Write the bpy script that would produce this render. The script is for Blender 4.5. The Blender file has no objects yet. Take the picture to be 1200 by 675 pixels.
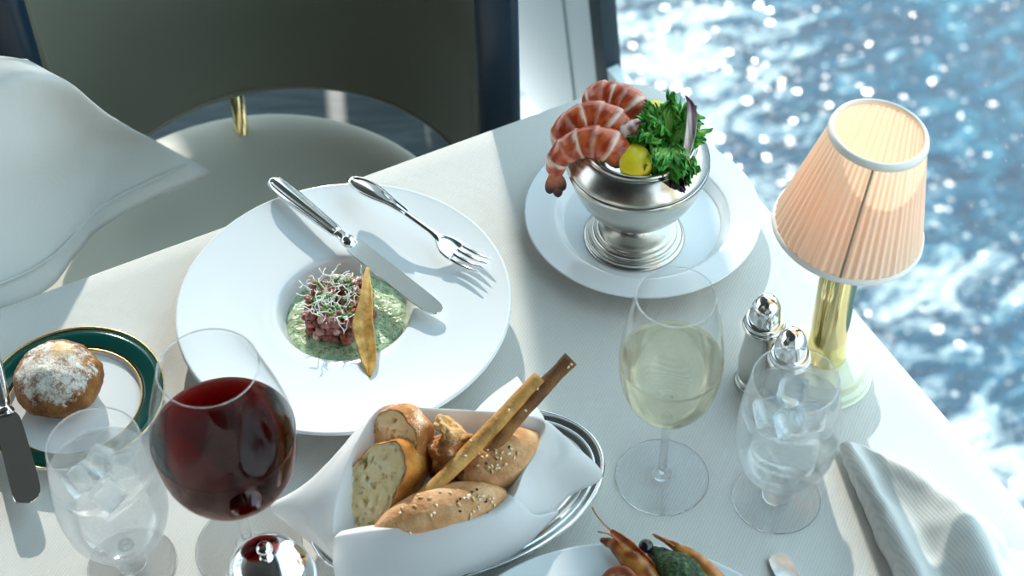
import bpy, bmesh, math, random
from mathutils import Vector, Matrix, noise, Quaternion
random.seed(7)
PI = math.pi
SC = bpy.context.scene
COL = SC.collection
T = 0.75                     # table top height
CAMZ = 1.90
# ------------------------------------------------------------------ camera
FPX, TH, RO = 2022.0, math.radians(47.77), math.radians(-1.4526)
F = Vector((0, math.cos(TH), -math.sin(TH)))
R0 = Vector((1, 0, 0)); U0 = R0.cross(F)
R = R0*math.cos(RO) + U0*math.sin(RO)
U = -R0*math.sin(RO) + U0*math.cos(RO)
CAM = Vector((0, 0, CAMZ))
def ray(x, y): return F + R*((x-600)/FPX) - U*((y-337.5)/FPX)
def G(x, y, h=0.0):
    """point at height h above the table top seen at photo pixel x, y"""
    d = ray(x, y); t = (T+h-CAMZ)/d.z
    return CAM + d*t
def cam():
    c = bpy.data.cameras.new('camera'); o = bpy.data.objects.new('camera', c); COL.objects.link(o)
    c.sensor_width = 36; c.sensor_fit = 'HORIZONTAL'; c.lens = FPX*36/1200
    c.clip_start = .05; c.clip_end = 500
    m = Matrix((R, U, -F)).transposed().to_4x4(); m.translation = CAM; o.matrix_world = m
    c.dof.use_dof = True; c.dof.focus_distance = 1.46; c.dof.aperture_fstop = 7.5
    SC.camera = o
cam()
# ------------------------------------------------------------------ materials
def lin(c):
    if isinstance(c, str):
        c = [int(c[i:i+2], 16)/255 for i in (0, 2, 4)]
        c = [x/12.92 if x <= .04045 else ((x+.055)/1.055)**2.4 for x in c]
    return (c[0], c[1], c[2], 1)
class NT:
    def __init__(s, name):
        s.m = bpy.data.materials.new(name); s.m.use_nodes = True
        s.t = s.m.node_tree; s.t.nodes.clear()
        s.out = s.n('ShaderNodeOutputMaterial')
    def n(s, typ, **kw):
        nd = s.t.nodes.new(typ)
        for k, v in kw.items():
            if k.startswith('i_'):
                nd.inputs[k[2:].replace('_', ' ')].default_value = v
            else: setattr(nd, k, v)
        return nd
    def l(s, a, b): s.t.links.new(a, b)
    def surf(s, sock): s.l(sock, s.out.inputs['Surface'])
    def co(s, kind='Object'): return s.n('ShaderNodeTexCoord').outputs[kind]
    def noise(s, co, scale, detail=3, rough=.5, dist=0):
        nd = s.n('ShaderNodeTexNoise'); nd.inputs['Scale'].default_value = scale
        nd.inputs['Detail'].default_value = detail; nd.inputs['Roughness'].default_value = rough
        nd.inputs['Distortion'].default_value = dist
        s.l(co, nd.inputs['Vector']); return nd.outputs['Fac']
    def ramp(s, fac, stops, interp='LINEAR'):
        nd = s.n('ShaderNodeValToRGB'); nd.color_ramp.interpolation = interp
        e = nd.color_ramp.elements
        while len(e) < len(stops): e.new(.5)
        for x, (p, c) in zip(e, stops): x.position = p; x.color = lin(c) if not (isinstance(c, tuple) and len(c) == 4) else c
        s.l(fac, nd.inputs['Fac']); return nd.outputs['Color']
    def mixc(s, fac, a, b, mode='MIX'):
        nd = s.n('ShaderNodeMix'); nd.data_type = 'RGBA'; nd.blend_type = mode
        for sock, v in ((nd.inputs[0], fac), (nd.inputs[6], a), (nd.inputs[7], b)):
            if hasattr(v, 'links'): s.l(v, sock)
            else: sock.default_value = v
        return nd.outputs[2]
    def math(s, op, a, b=0.0, clamp=False):
        nd = s.n('ShaderNodeMath'); nd.operation = op; nd.use_clamp = clamp
        for sock, v in ((nd.inputs[0], a), (nd.inputs[1], b)):
            if hasattr(v, 'links'): s.l(v, sock)
            else: sock.default_value = v
        return nd.outputs[0]
    def bump(s, h, strength=.3, dist=.001, normal=None):
        nd = s.n('ShaderNodeBump'); nd.inputs['Strength'].default_value = strength
        nd.inputs['Distance'].default_value = dist; s.l(h, nd.inputs['Height'])
        if normal: s.l(normal, nd.inputs['Normal'])
        return nd.outputs['Normal']
    def bsdf(s, color=(.8, .8, .8), rough=.5, metal=0, spec=.5, trans=0, ior=1.45, sss=0, coat=0, sheen=0):
        nd = s.n('ShaderNodeBsdfPrincipled')
        if hasattr(color, 'links'): s.l(color, nd.inputs['Base Color'])
        else: nd.inputs['Base Color'].default_value = lin(color)
        if hasattr(rough, 'links'): s.l(rough, nd.inputs['Roughness'])
        else: nd.inputs['Roughness'].default_value = rough
        nd.inputs['Metallic'].default_value = metal; nd.inputs['Specular IOR Level'].default_value = spec
        nd.inputs['Transmission Weight'].default_value = trans; nd.inputs['IOR'].default_value = ior
        nd.inputs['Coat Weight'].default_value = coat; nd.inputs['Coat Roughness'].default_value = .08
        nd.inputs['Sheen Weight'].default_value = sheen
        if sss:
            nd.inputs['Subsurface Weight'].default_value = sss
            nd.inputs['Subsurface Radius'].default_value = (.012, .006, .003); nd.inputs['Subsurface Scale'].default_value = .5
        s.surf(nd.outputs[0]); return nd
def simple(name, color, rough=.5, metal=0, nscale=0, namt=.08, bscale=0, bstr=.2, bdist=.0005, **kw):
    n = NT(name); co = n.co()
    c = color
    if nscale:
        base = lin(color); f = n.noise(co, nscale, 4)
        a = tuple(x*(1-namt) for x in base[:3])+(1,); b = tuple(min(1, x*(1+namt)) for x in base[:3])+(1,)
        c = n.mixc(f, a, b)
    nd = n.bsdf(c, rough, metal, **kw)
    if bscale: n.l(n.bump(n.noise(co, bscale, 4), bstr, bdist), nd.inputs['Normal'])
    return n.m
def attr_mat(name, rough=.4, bscale=0, bstr=.3, bdist=.0006, nscale=200, namt=.15, **kw):
    n = NT(name); co = n.co()
    a = n.n('ShaderNodeAttribute'); a.attribute_name = 'col'
    f = n.noise(co, nscale, 4)
    g = n.math('MULTIPLY_ADD', f, 2*namt); g.node.inputs[2].default_value = 1-namt
    c = n.mixc(1.0, a.outputs['Color'], g, 'MULTIPLY')
    nd = n.bsdf(c, rough, **kw)
    if bscale: n.l(n.bump(n.noise(co, bscale, 4), bstr, bdist), nd.inputs['Normal'])
    return n.m
def cloth_mat(name, color, period=.0024, ang=0.0, contrast=.12, bstr=.35, wrinkle=.0, rough=.85, trans=0):
    n = NT(name); co = n.co()
    mp = n.n('ShaderNodeMapping'); mp.inputs['Rotation'].default_value = (0, 0, ang); n.l(co, mp.inputs['Vector'])
    hs = []
    for d, k in (('X', 1.0), ('Y', .55)):
        w = n.n('ShaderNodeTexWave'); w.wave_type = 'BANDS'; w.bands_direction = d
        w.inputs['Scale'].default_value = .314159/(period*k); w.inputs['Distortion'].default_value = .6
        w.inputs['Detail'].default_value = 1; w.inputs['Detail Scale'].default_value = 60/(.314/(period*k))*4
        n.l(mp.outputs[0], w.inputs['Vector']); hs.append(w.outputs['Fac'])
    h = n.math('MULTIPLY', hs[0], hs[1])
    b = lin(color); dk = tuple(x*(1-contrast*2) for x in b[:3])+(1,)
    c = n.mixc(n.math('ADD', h, .35, True), dk, b)
    nd = n.bsdf(c, rough, spec=.2, sheen=.15)
    nr = n.bump(h, bstr, .0004)
    if trans:
        tr = n.n('ShaderNodeBsdfTranslucent'); tr.inputs['Color'].default_value = b; mx = n.n('ShaderNodeMixShader'); mx.inputs[0].default_value = trans
        n.l(nd.outputs[0], mx.inputs[1]); n.l(tr.outputs[0], mx.inputs[2]); n.surf(mx.outputs[0])
    if wrinkle: nr = n.bump(n.noise(co, 9, 3, .5, .8), wrinkle, .02, nr)
    n.l(nr, nd.inputs['Normal'])
    return n.m
def glass_mat(name, tint=(1, 1, 1), ghost=.45, rough=0.0, ior=1.45, frost=0.0, frost_scale=700):
    n = NT(name)
    g = n.n('ShaderNodeBsdfGlass'); g.inputs['Color'].default_value = lin(tint); g.inputs['Roughness'].default_value = rough; g.inputs['IOR'].default_value = ior
    t = n.n('ShaderNodeBsdfTransparent'); t.inputs['Color'].default_value = lin(tint)
    m = n.n('ShaderNodeMixShader'); m.inputs[0].default_value = ghost
    n.l(g.outputs[0], m.inputs[1]); n.l(t.outputs[0], m.inputs[2]); s = m.outputs[0]
    if frost:
        co = n.co(); f = n.noise(co, frost_scale, 2); v = n.ramp(f, [(.35, (0, 0, 0)), (.7, (1, 1, 1))])
        d = n.n('ShaderNodeBsdfTranslucent'); d.inputs['Color'].default_value = (.93, .96, .97, 1)
        d2 = n.n('ShaderNodeBsdfDiffuse'); d2.inputs['Color'].default_value = (.9, .93, .94, 1)
        mm = n.n('ShaderNodeMixShader'); mm.inputs[0].default_value = .5; n.l(d.outputs[0], mm.inputs[1]); n.l(d2.outputs[0], mm.inputs[2])
        m2 = n.n('ShaderNodeMixShader'); n.l(n.math('MULTIPLY', v, frost*2), m2.inputs[0]); n.l(s, m2.inputs[1]); n.l(mm.outputs[0], m2.inputs[2]); s = m2.outputs[0]
    n.surf(s); return n.m
def thin_glass(name, tint=(1, 1, 1), k=.6, haze=0):
    n = NT(name)
    t = n.n('ShaderNodeBsdfTransparent'); t.inputs['Color'].default_value = lin(tint)
    g = n.n('ShaderNodeBsdfGlossy'); g.inputs['Roughness'].default_value = .01
    lw = n.n('ShaderNodeLayerWeight'); lw.inputs['Blend'].default_value = .5
    fr = n.math('MULTIPLY_ADD', n.math('POWER', lw.outputs['Facing'], 4.5), .9); fr.node.inputs[2].default_value = .035
    m = n.n('ShaderNodeMixShader'); n.l(n.math('MULTIPLY', fr, k), m.inputs[0]); n.l(t.outputs[0], m.inputs[1]); n.l(g.outputs[0], m.inputs[2]); s = m.outputs[0]
    if haze:
        co = n.co(); f = n.noise(co, 500, 3); v = n.ramp(f, [(.4, (.2, .2, .2)), (.7, (1, 1, 1))])
        d = n.n('ShaderNodeBsdfTranslucent'); d.inputs['Color'].default_value = (.93, .96, .97, 1)
        m2 = n.n('ShaderNodeMixShader'); n.l(n.math('MULTIPLY', v, haze), m2.inputs[0]); n.l(s, m2.inputs[1]); n.l(d.outputs[0], m2.inputs[2]); s = m2.outputs[0]
    n.surf(s); return n.m
M = {}
M['china'] = simple('white_china', 'dfe4e6', .12, spec=.5, coat=.3)
M['silver'] = simple('polished_silver', (.86, .87, .86), .1, 1, bscale=60, bstr=.06, bdist=.001)
M['silver_worn'] = simple('worn_silver', (.60, .585, .54), .25, 1, nscale=40, namt=.15, bscale=300, bstr=.08, bdist=.0005)
M['pewter'] = simple('tray_silver', (.68, .71, .72), .16, 1, nscale=25, namt=.1)
M['dark_hole'] = simple('dark_hole', (.01, .01, .01), .6)
M['brass'] = simple('polished_brass', (.83, .68, .34), .13, 1, nscale=20, namt=.06)
M['cream_base'] = simple('pale_gold_lacquer', 'd9dcc3', .18, .15, coat=.6)
M['cloth'] = cloth_mat('tablecloth_linen', 'dcdbd5', .0026, .45, .11, .4, .10)
M['napkin'] = cloth_mat('white_napkin_cotton', 'f6f7f7', .0011, .3, .02, .15, .06, trans=.42)
M['striped_napkin'] = cloth_mat('ribbed_napkin_cloth', 'd8dad6', .0022, -.35, .12, .45, .12)
M['draped'] = cloth_mat('draped_linen', 'c3c5c1', .0012, .2, .02, .1, .15)
M['green_rim'] = simple('dark_green_glaze', '05403a', .1, coat=.4)
M['gold'] = simple('gold_line', (.8, .6, .25), .25, 1)
M['glass'] = thin_glass('clear_glass')
M['stem_glass'] = glass_mat('clear_stem_glass', ghost=.3)
M['rim_glass'] = glass_mat('rim_glass', ghost=.1)
M['frost_glass'] = thin_glass('misted_glass', haze=.06)
M['ice'] = glass_mat('ice', (.97, .99, 1), .25, .0, 1.31, frost=.05, frost_scale=150)
M['water'] = glass_mat('water', (.97, .99, 1),  .65, 0, 1.33, frost=.02, frost_scale=120)
def wine_mat():
    n = NT('red_wine')
    g = n.n('ShaderNodeBsdfGlass'); g.inputs['Color'].default_value = (.95, .55, .5, 1); g.inputs['IOR'].default_value = 1.14
    n.surf(g.outputs[0])
    v = n.n('ShaderNodeVolumeAbsorption'); v.inputs['Color'].default_value = (.80, .01, .02, 1); v.inputs['Density'].default_value = 190
    n.l(v.outputs[0], n.out.inputs['Volume']); return n.m
M['red_wine'] = wine_mat()
M['white_wine'] = glass_mat('white_wine', (.972, .957, .845), .35, 0, 1.25)
M['leather'] = simple('grey_green_leather', '5f6256', .42, nscale=6, namt=.05, bscale=450, bstr=.12, bdist=.0006)
M['seat_leather'] = simple('pale_grey_leather', 'cfd0c2', .4, nscale=6, namt=.04, bscale=450, bstr=.1, bdist=.0006)
M['navy'] = simple('navy_leather', '0d2536', .35, bscale=400, bstr=.1)
M['piping'] = simple('pale_piping', '6c6e62', .4)
M['dark_wood'] = simple('dark_wood', '20201e', .4, nscale=30, namt=.3)
M['white_panel'] = simple('white_paint', 'e6f3f4', .35, nscale=3, namt=.02)
M['seam'] = simple('grey_seam', '8c9aa0', .6)
M['frame_dark'] = simple('dark_frame', '0b2430', .35)
M['ceiling'] = simple('ceiling_paint', '5a5650', .7)
M['wall_dark'] = simple('brown_wall_panel', '2c241e', .6, nscale=3, namt=.2)
# ------------------------------------------------------------------ mesh helpers
def obj(name, bm, mat, parent=None, smooth=True, recalc=True):
    if recalc: bmesh.ops.recalc_face_normals(bm, faces=bm.faces)
    me = bpy.data.meshes.new(name); bm.to_mesh(me); bm.free()
    for p in me.polygons: p.use_smooth = smooth
    me.materials.append(M[mat] if isinstance(mat, str) else mat)
    o = bpy.data.objects.new(name, me); COL.objects.link(o)
    if parent is not None: o.parent = parent
    return o
def props(o, label, cat, group=None, kind=None):
    o['label'] = label; o['category'] = cat
    if group: o['group'] = group
    if kind: o['kind'] = kind
    return o
def thing(name, loc, label, cat, group=None, rot=None, kind=None):
    o = bpy.data.objects.new(name, None); COL.objects.link(o)
    o.empty_display_size = .03
    m = (rot.to_4x4() if rot is not None else Matrix.Identity(4)).copy(); m.translation = Vector(loc)
    o.matrix_world = m
    return props(o, label, cat, group, kind)
def struct(o): o['kind'] = 'structure'; return o
def frame(A, B, up=(0, 0, 1)):
    x = (Vector(B)-Vector(A)).normalized(); z = Vector(up); z = (z - x*z.dot(x)).normalized(); y = z.cross(x)
    return Matrix((x, y, z)).transposed()
def local(root, pts):
    inv = root.matrix_world.inverted(); return [inv @ Vector(p) for p in pts]
def to_local(bm, root): bmesh.ops.transform(bm, matrix=root.matrix_world.inverted(), verts=bm.verts); return bm
def cr(p0, p1, p2, p3, t):
    return .5*((2*p1)+(p2-p0)*t+(2*p0-5*p1+4*p2-p3)*t*t+(3*p1-p0-3*p2+p3)*t**3)
def curve(pts, k=6, closed=False):
    pts = [Vector(p) for p in pts]; n = len(pts); out = []
    for i in range(n if closed else n-1):
        if closed: a, b, c, d = pts[(i-1) % n], pts[i], pts[(i+1) % n], pts[(i+2) % n]
        else:
            b, c = pts[i], pts[i+1]; a = pts[i-1] if i else 2*b-c; d = pts[i+2] if i+2 < n else 2*c-b
        for j in range(k): out.append(cr(a, b, c, d, j/k))
    if not closed: out.append(pts[-1].copy())
    return out
def lathe(prof, seg=64, close=False, ripple=None, bm=None, z0=0):
    bm = bm or bmesh.new(); rows = []
    for r, z in prof:
        if r < 1e-6: rows.append([bm.verts.new((0, 0, z+z0))])
        else:
            row = []
            for i in range(seg):
                a = 2*PI*i/seg; rr = r*(ripple(a, z) if ripple else 1)
                row.append(bm.verts.new((rr*math.cos(a), rr*math.sin(a), z+z0)))
            rows.append(row)
    pr = list(zip(rows, rows[1:]))
    if close: pr.append((rows[-1], rows[0]))
    for a, b in pr:
        if len(a) == 1 and len(b) == 1: continue
        for i in range(seg):
            j = (i+1) % seg
            if len(a) == 1: bm.faces.new((a[0], b[i], b[j]))
            elif len(b) == 1: bm.faces.new((a[i], a[j], b[0]))
            else: bm.faces.new((a[i], a[j], b[j], b[i]))
    return bm
def sm(prof, k=5): return [(max(0, v.x), v.y) for v in curve([(r, z, 0) for r, z in prof], k)]
def tube(pts, rad, seg=10, bm=None, flat=1.0, up=(0, 0, 1), cap=True):
    """sweep; rad number or list; flat squashes along the up direction"""
    bm = bm or bmesh.new(); pts = [Vector(p) for p in pts]; n = len(pts)
    if not hasattr(rad, '__len__'): rad = [rad]*n
    rows = []; upv = Vector(up)
    for i, p in enumerate(pts):
        t = (pts[min(n-1, i+1)]-pts[max(0, i-1)]).normalized()
        s = t.cross(upv)
        if s.length < 1e-4: s = t.cross(Vector((1, .2, 0)))
        s.normalize(); q = s.cross(t)
        fl = flat[i] if hasattr(flat, '__len__') else flat
        rows.append([bm.verts.new(p + s*(rad[i]*math.cos(2*PI*j/seg)) + q*(rad[i]*fl*math.sin(2*PI*j/seg))) for j in range(seg)])
    for a, b in zip(rows, rows[1:]):
        for j in range(seg): bm.faces.new((a[j], a[(j+1) % seg], b[(j+1) % seg], b[j]))
    if cap: bm.faces.new(rows[0][::-1]); bm.faces.new(rows[-1])
    return bm
def ball(c, rx, ry=None, rz=None, sub=3, rot=None, amp=0, freq=40, bm=None, seed=0, fn=None):
    own = bmesh.new(); bmesh.ops.create_icosphere(own, subdivisions=sub, radius=1)
    ry = ry or rx; rz = rz or rx
    for v in own.verts:
        d = v.co.copy(); k = 1
        p = Vector((d.x*rx, d.y*ry, d.z*rz))
        if amp: p += d*amp*noise.fractal(p*freq+Vector((seed*3.1, seed, 7)), .8, 2.0, 4)
        if fn: p = fn(p, d)
        if rot is not None: p = rot @ p
        v.co = p + Vector(c)
    if bm is None: return own
    me = bpy.data.meshes.new('tmp'); own.to_mesh(me); own.free(); bm.from_mesh(me); bpy.data.meshes.remove(me)
    return bm
def box(bm, c, s, rot=None, bev=0):
    own = bmesh.new(); bmesh.ops.create_cube(own, size=1)
    for v in own.verts: v.co = Vector((v.co.x*s[0], v.co.y*s[1], v.co.z*s[2]))
    if bev: bmesh.ops.bevel(own, geom=list(own.edges), offset=bev, segments=2, profile=.6, affect='EDGES')
    for v in own.verts:
        if rot is not None: v.co = rot @ v.co
        v.co += Vector(c)
    me = bpy.data.meshes.new('tmp'); own.to_mesh(me); own.free(); bm.from_mesh(me); bpy.data.meshes.remove(me)
    return bm
def net(rows, k=6, thick=0, closed_v=False, amp=0, freq=20):
    """smooth sheet through a grid of points; thick gives it a real thickness"""
    cols = [curve(r, k, closed_v) for r in rows]
    g = list(zip(*[curve(c, k) for c in zip(*cols)]))       # g[row][col]
    bm = bmesh.new(); vs = [[bm.verts.new(p) for p in r] for r in g]
    m = len(vs[0])
    for a, b in zip(vs, vs[1:]):
        for j in range(m if closed_v else m-1): bm.faces.new((a[j], a[(j+1) % m], b[(j+1) % m], b[j]))
    if amp:
        bm.normal_update()
        for v in bm.verts: v.co += v.normal*amp*noise.fractal(v.co*freq, .9, 2, 3)
    if thick:
        bmesh.ops.recalc_face_normals(bm, faces=bm.faces); bm.normal_update()
        front = list(bm.faces); edge = [e for e in bm.edges if len(e.link_faces) == 1]
        tw = {v: bm.verts.new(v.co - v.normal*thick) for v in list(bm.verts)}
        for f in front: bm.faces.new([tw[v] for v in reversed(f.verts)])
        for e in edge:
            a, b = e.verts; bm.faces.new((a, b, tw[b], tw[a]))
    return bm
def prism(poly, z0, z1, bm=None):
    bm = bm or bmesh.new()
    a = [bm.verts.new((x, y, z0)) for x, y in poly]; b = [bm.verts.new((x, y, z1)) for x, y in poly]; n = len(poly)
    bm.faces.new(a[::-1]); bm.faces.new(b)
    for i in range(n): bm.faces.new((a[i], a[(i+1) % n], b[(i+1) % n], b[i]))
    return bm
def vcol(bm, fn):
    L = bm.verts.layers.float_color.new('col')
    for v in bm.verts: v[L] = lin(fn(v.co))
    return bm
def lerp(a, b, t): return tuple(x+(y-x)*t for x, y in zip(a, b))
def sstep(a, b, x):
    t = max(0, min(1, (x-a)/(b-a))); return t*t*(3-2*t)
exec_parts = []
# ================================================================== SETTING
def quad(name, pts, mat, thick=0, nrm=None):
    bm = bmesh.new(); f = bm.faces.new([bm.verts.new(p) for p in pts])
    if thick:
        r = bmesh.ops.extrude_face_region(bm, geom=[f]); d = Vector(nrm)*thick
        for v in r['geom']:
            if isinstance(v, bmesh.types.BMVert): v.co += d
    return obj(name, bm, mat, smooth=False)
def floor_mat():
    n = NT('dark_wood_floor'); co = n.co()
    mp = n.n('ShaderNodeMapping'); mp.inputs['Scale'].default_value = (1.2, 9, 1); mp.inputs['Rotation'].default_value = (0, 0, .5); n.l(co, mp.inputs['Vector'])
    f = n.noise(mp.outputs[0], 3, 6, .6, 1.2)
    c = n.ramp(f, [(.3, '39454b'), (.55, '525f65'), (.75, '6d797d')])
    n.bsdf(c, .45); return n.m
M['floor'] = floor_mat()
WB = Vector((.4307, -.9025, 0)); WN = Vector((.9025, .4307, 0))
a6 = math.radians(6); WU = Vector((0, 0, math.cos(a6))) - WN*math.sin(a6)
WNN = WB.cross(WU)*-1
if WNN.dot(WN) < 0: WNN = -WNN
WO = G(730, 80, -.4)
def wp(s, t, w=0): return WO + WB*s + WU*t + WNN*w
struct(quad('wall_side', [(-4, -2.6, .7), (-4, .3, .7), (-4, .3, 2.75), (-4, -2.6, 2.75)], 'wall_dark', .1, (-1, 0, 0)))
struct(quad('floor', [(-4, -2.6, 0), (2.2, -2.6, 0), (.9, 0, 0), (.14, 1.72, 0), (-1.9, 6, 0), (-4, 6, 0)], 'floor', .1, (0, 0, -1)))
struct(quad('ceiling', [(-4, -2.6, 2.75), (1.1, -2.6, 2.75), (1.1, 0, 2.75), (0, 2.0, 2.75), (-1.8, 6, 2.75), (-4, 6, 2.75)], 'ceiling', .1, (0, 0, 1)))
struct(quad('wall_back', [(-4, -2.6, 0), (1.5, -2.6, 0), (1.5, -2.6, 2.75), (-4, -2.6, 2.75)], 'wall_dark', .1, (0, -1, 0)))
struct(quad('wall_left', [(-4, -2.6, 0), (-4, 6, 0), (-4, 6, .7), (-4, -2.6, .7)], 'white_panel', .1, (-1, 0, 0)))
# window wall: panel, dark frame post, sill, glass
bm = bmesh.new()
def wbox(bm, s0, s1, t0, t1, w0, w1):
    vs = [bm.verts.new(wp(s, t, w)) for s in (s0, s1) for t in (t0, t1) for w in (w0, w1)]
    for f in ((0, 1, 3, 2), (4, 6, 7, 5), (0, 4, 5, 1), (2, 3, 7, 6), (0, 2, 6, 4), (1, 5, 7, 3)): bm.faces.new([vs[i] for i in f])
    return bm
pn = obj('wall_right', wbox(bmesh.new(), -.545, -.082, -.36, 2.45, 0, .015), 'white_panel', smooth=False); struct(pn)
lw = bmesh.new()  # unseen low wall, added to block sun, gaps shaped to light the floor
for s0, s1, t0, t1 in ((-.87, -.545, -.36, .9), (-.93, -.87, -.36, -.10), (-.93, -.87, -.02, .9), (-1.26, -.93, -.36, .9), (-1.39, -1.26, -.36, .03), (-1.39, -1.26, .19, .98), (-5, -1.39, -.36, 1.08)):
    wbox(lw, s0, s1, t0, t1, 0, .02)
struct(obj('sun_block_wall', lw, 'white_panel', smooth=False))
sm_ = obj('panel_seam', wbox(bmesh.new(), -.178, -.174, -.35, 2.40, -.0015, .002), 'seam', pn, smooth=False)
win = obj('window_1', wbox(bmesh.new(), -.05, 2.6, -.04, 2.3, .012, .02), glass_mat('window_glass', ghost=.9), smooth=False); struct(win)
def pane_mat():
    n = NT('window_pane'); co = n.co()
    t = n.n('ShaderNodeBsdfTransparent'); t.inputs['Color'].default_value = (.97, .99, 1, 1)
    g = n.n('ShaderNodeBsdfGlossy'); g.inputs['Roughness'].default_value = .02
    m = n.n('ShaderNodeMixShader'); m.inputs[0].default_value = .02; n.l(t.outputs[0], m.inputs[1]); n.l(g.outputs[0], m.inputs[2])
    d = n.n('ShaderNodeBsdfTranslucent'); d.inputs['Color'].default_value = (.95, .97, 1, 1)
    v = n.n('ShaderNodeTexVoronoi'); v.inputs['Scale'].default_value = 55; n.l(co, v.inputs['Vector'])
    k = n.ramp(v.outputs['Distance'], [(.06, (.10, .10, .10)), (.14, (.0, .0, .0))])
    k2 = n.math('ADD', k, .012)
    m2 = n.n('ShaderNodeMixShader'); n.l(k2, m2.inputs[0]); n.l(m.outputs[0], m2.inputs[1]); n.l(d.outputs[0], m2.inputs[2])
    n.surf(m2.outputs[0]); return n.m
win.data.materials[0] = pane_mat()
obj('post', wbox(bmesh.new(), -.082, -.046, -.36, 2.4, -.004, .02), 'frame_dark', win, smooth=False)
obj('sill', wbox(bmesh.new(), -.045, 2.6, -.36, -.035, -.003, .014), 'white_panel', win, smooth=False)
obj('head_rail', wbox(bmesh.new(), -.082, 2.6, 2.301, 2.4, -.02, .03), 'frame_dark', win, smooth=False)
# sea
def sea_mat():
    n = NT('sea_water'); co = n.co()
    mp = n.n('ShaderNodeMapping'); mp.inputs['Rotation'].default_value = (0, 0, -.45); mp.inputs['Scale'].default_value = (1, 1.7, 1); n.l(co, mp.inputs['Vector'])
    v = mp.outputs[0]
    big = n.noise(v, .42, 5, .6, .9); mid = n.noise(v, 1.35, 7, .62, 1.8); fine = n.noise(v, 6, 5, .65, .9)
    sx = n.n('ShaderNodeSeparateXYZ'); n.l(n.co(), sx.inputs[0])
    # wake plus painted glare haze: object x is distance from the hull
    wk = n.n('ShaderNodeMapRange'); wk.inputs['From Min'].default_value = 9.5; wk.inputs['From Max'].default_value = 3.0
    wk.inputs['To Min'].default_value = -.13; wk.inputs['To Max'].default_value = .28; n.l(sx.outputs[0], wk.inputs['Value'])
    s1 = n.math('ADD', n.math('MULTIPLY', big, .45), n.math('MULTIPLY', mid, .65))
    s1 = n.math('ADD', s1, n.math('MULTIPLY', fine, .28))
    s1 = n.math('ADD', s1, wk.outputs[0])
    foam_glare = n.ramp(s1, [(.715, (0, 0, 0)), (.775, (.4, .4, .4)), (.86, (1, 1, 1))])
    water = n.ramp(mid, [(.32, '03324a'), (.5, '095a76'), (.68, '3a90a6')])
    vo = n.n('ShaderNodeTexVoronoi'); vo.inputs['Scale'].default_value = 4.5; n.l(n.co(), vo.inputs['Vector'])
    sp = n.ramp(vo.outputs['Distance'], [(.10, (1, 1, 1)), (.16, (0, 0, 0))])  # white dots painted into the water colour as sun sparkles
    sp = n.math('MULTIPLY', sp, n.ramp(s1, [(.55, (0, 0, 0)), (.68, (1, 1, 1))]))
    foam_glare = n.math('MAXIMUM', foam_glare, sp)
    c = n.mixc(foam_glare, water, lin('f4faf6'))
    r = n.math('MULTIPLY_ADD', foam_glare, .5); r.node.inputs[2].default_value = .09
    nd = n.bsdf(c, r, spec=.12)
    hb = n.math('ADD', n.math('MULTIPLY', mid, .5), n.math('MULTIPLY', fine, .2))
    n.l(n.bump(hb, 1.0, .6), nd.inputs['Normal'])
    # small wave facets that catch the sun
    fc = n.n('ShaderNodeTexVoronoi'); fc.inputs['Scale'].default_value = 19; n.l(n.co(), fc.inputs['Vector'])
    geo = n.n('ShaderNodeNewGeometry')
    a1 = n.n('ShaderNodeVectorMath'); a1.operation = 'SUBTRACT'; n.l(fc.outputs['Color'], a1.inputs[0]); a1.inputs[1].default_value = (.5, .5, .5)
    a2 = n.n('ShaderNodeVectorMath'); a2.operation = 'SCALE'; a2.inputs['Scale'].default_value = .66; n.l(a1.outputs[0], a2.inputs[0])
    a3 = n.n('ShaderNodeVectorMath'); a3.operation = 'ADD'; n.l(a2.outputs[0], a3.inputs[0]); n.l(geo.outputs['Normal'], a3.inputs[1])
    a4 = n.n('ShaderNodeVectorMath'); a4.operation = 'NORMALIZE'; n.l(a3.outputs[0], a4.inputs[0])
    gl = n.n('ShaderNodeBsdfGlossy'); gl.inputs['Roughness'].default_value = .19; n.l(a4.outputs[0], gl.inputs['Normal'])
    mx = n.n('ShaderNodeMixShader'); mx.inputs[0].default_value = .05; n.l(nd.outputs[0], mx.inputs[1]); n.l(gl.outputs[0], mx.inputs[2]); n.surf(mx.outputs[0])
    return n.m
M['sea'] = sea_mat()
bm = bmesh.new(); vs = [bm.verts.new(p) for p in ((-1, -40, 0), (120, -40, 0), (120, 120, 0), (-1, 120, 0))]; bm.faces.new(vs)
sea = obj('sea', bm, 'sea', smooth=False); sea.rotation_euler = (0, 0, math.atan2(WN.y, WN.x)); sea.location = (.5, 1, -9); struct(sea)
# ================================================================== TABLE
EA = Vector((.896, .443, 0)); EB = WB
CRN = Vector((.150, 1.335, 0))
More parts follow.
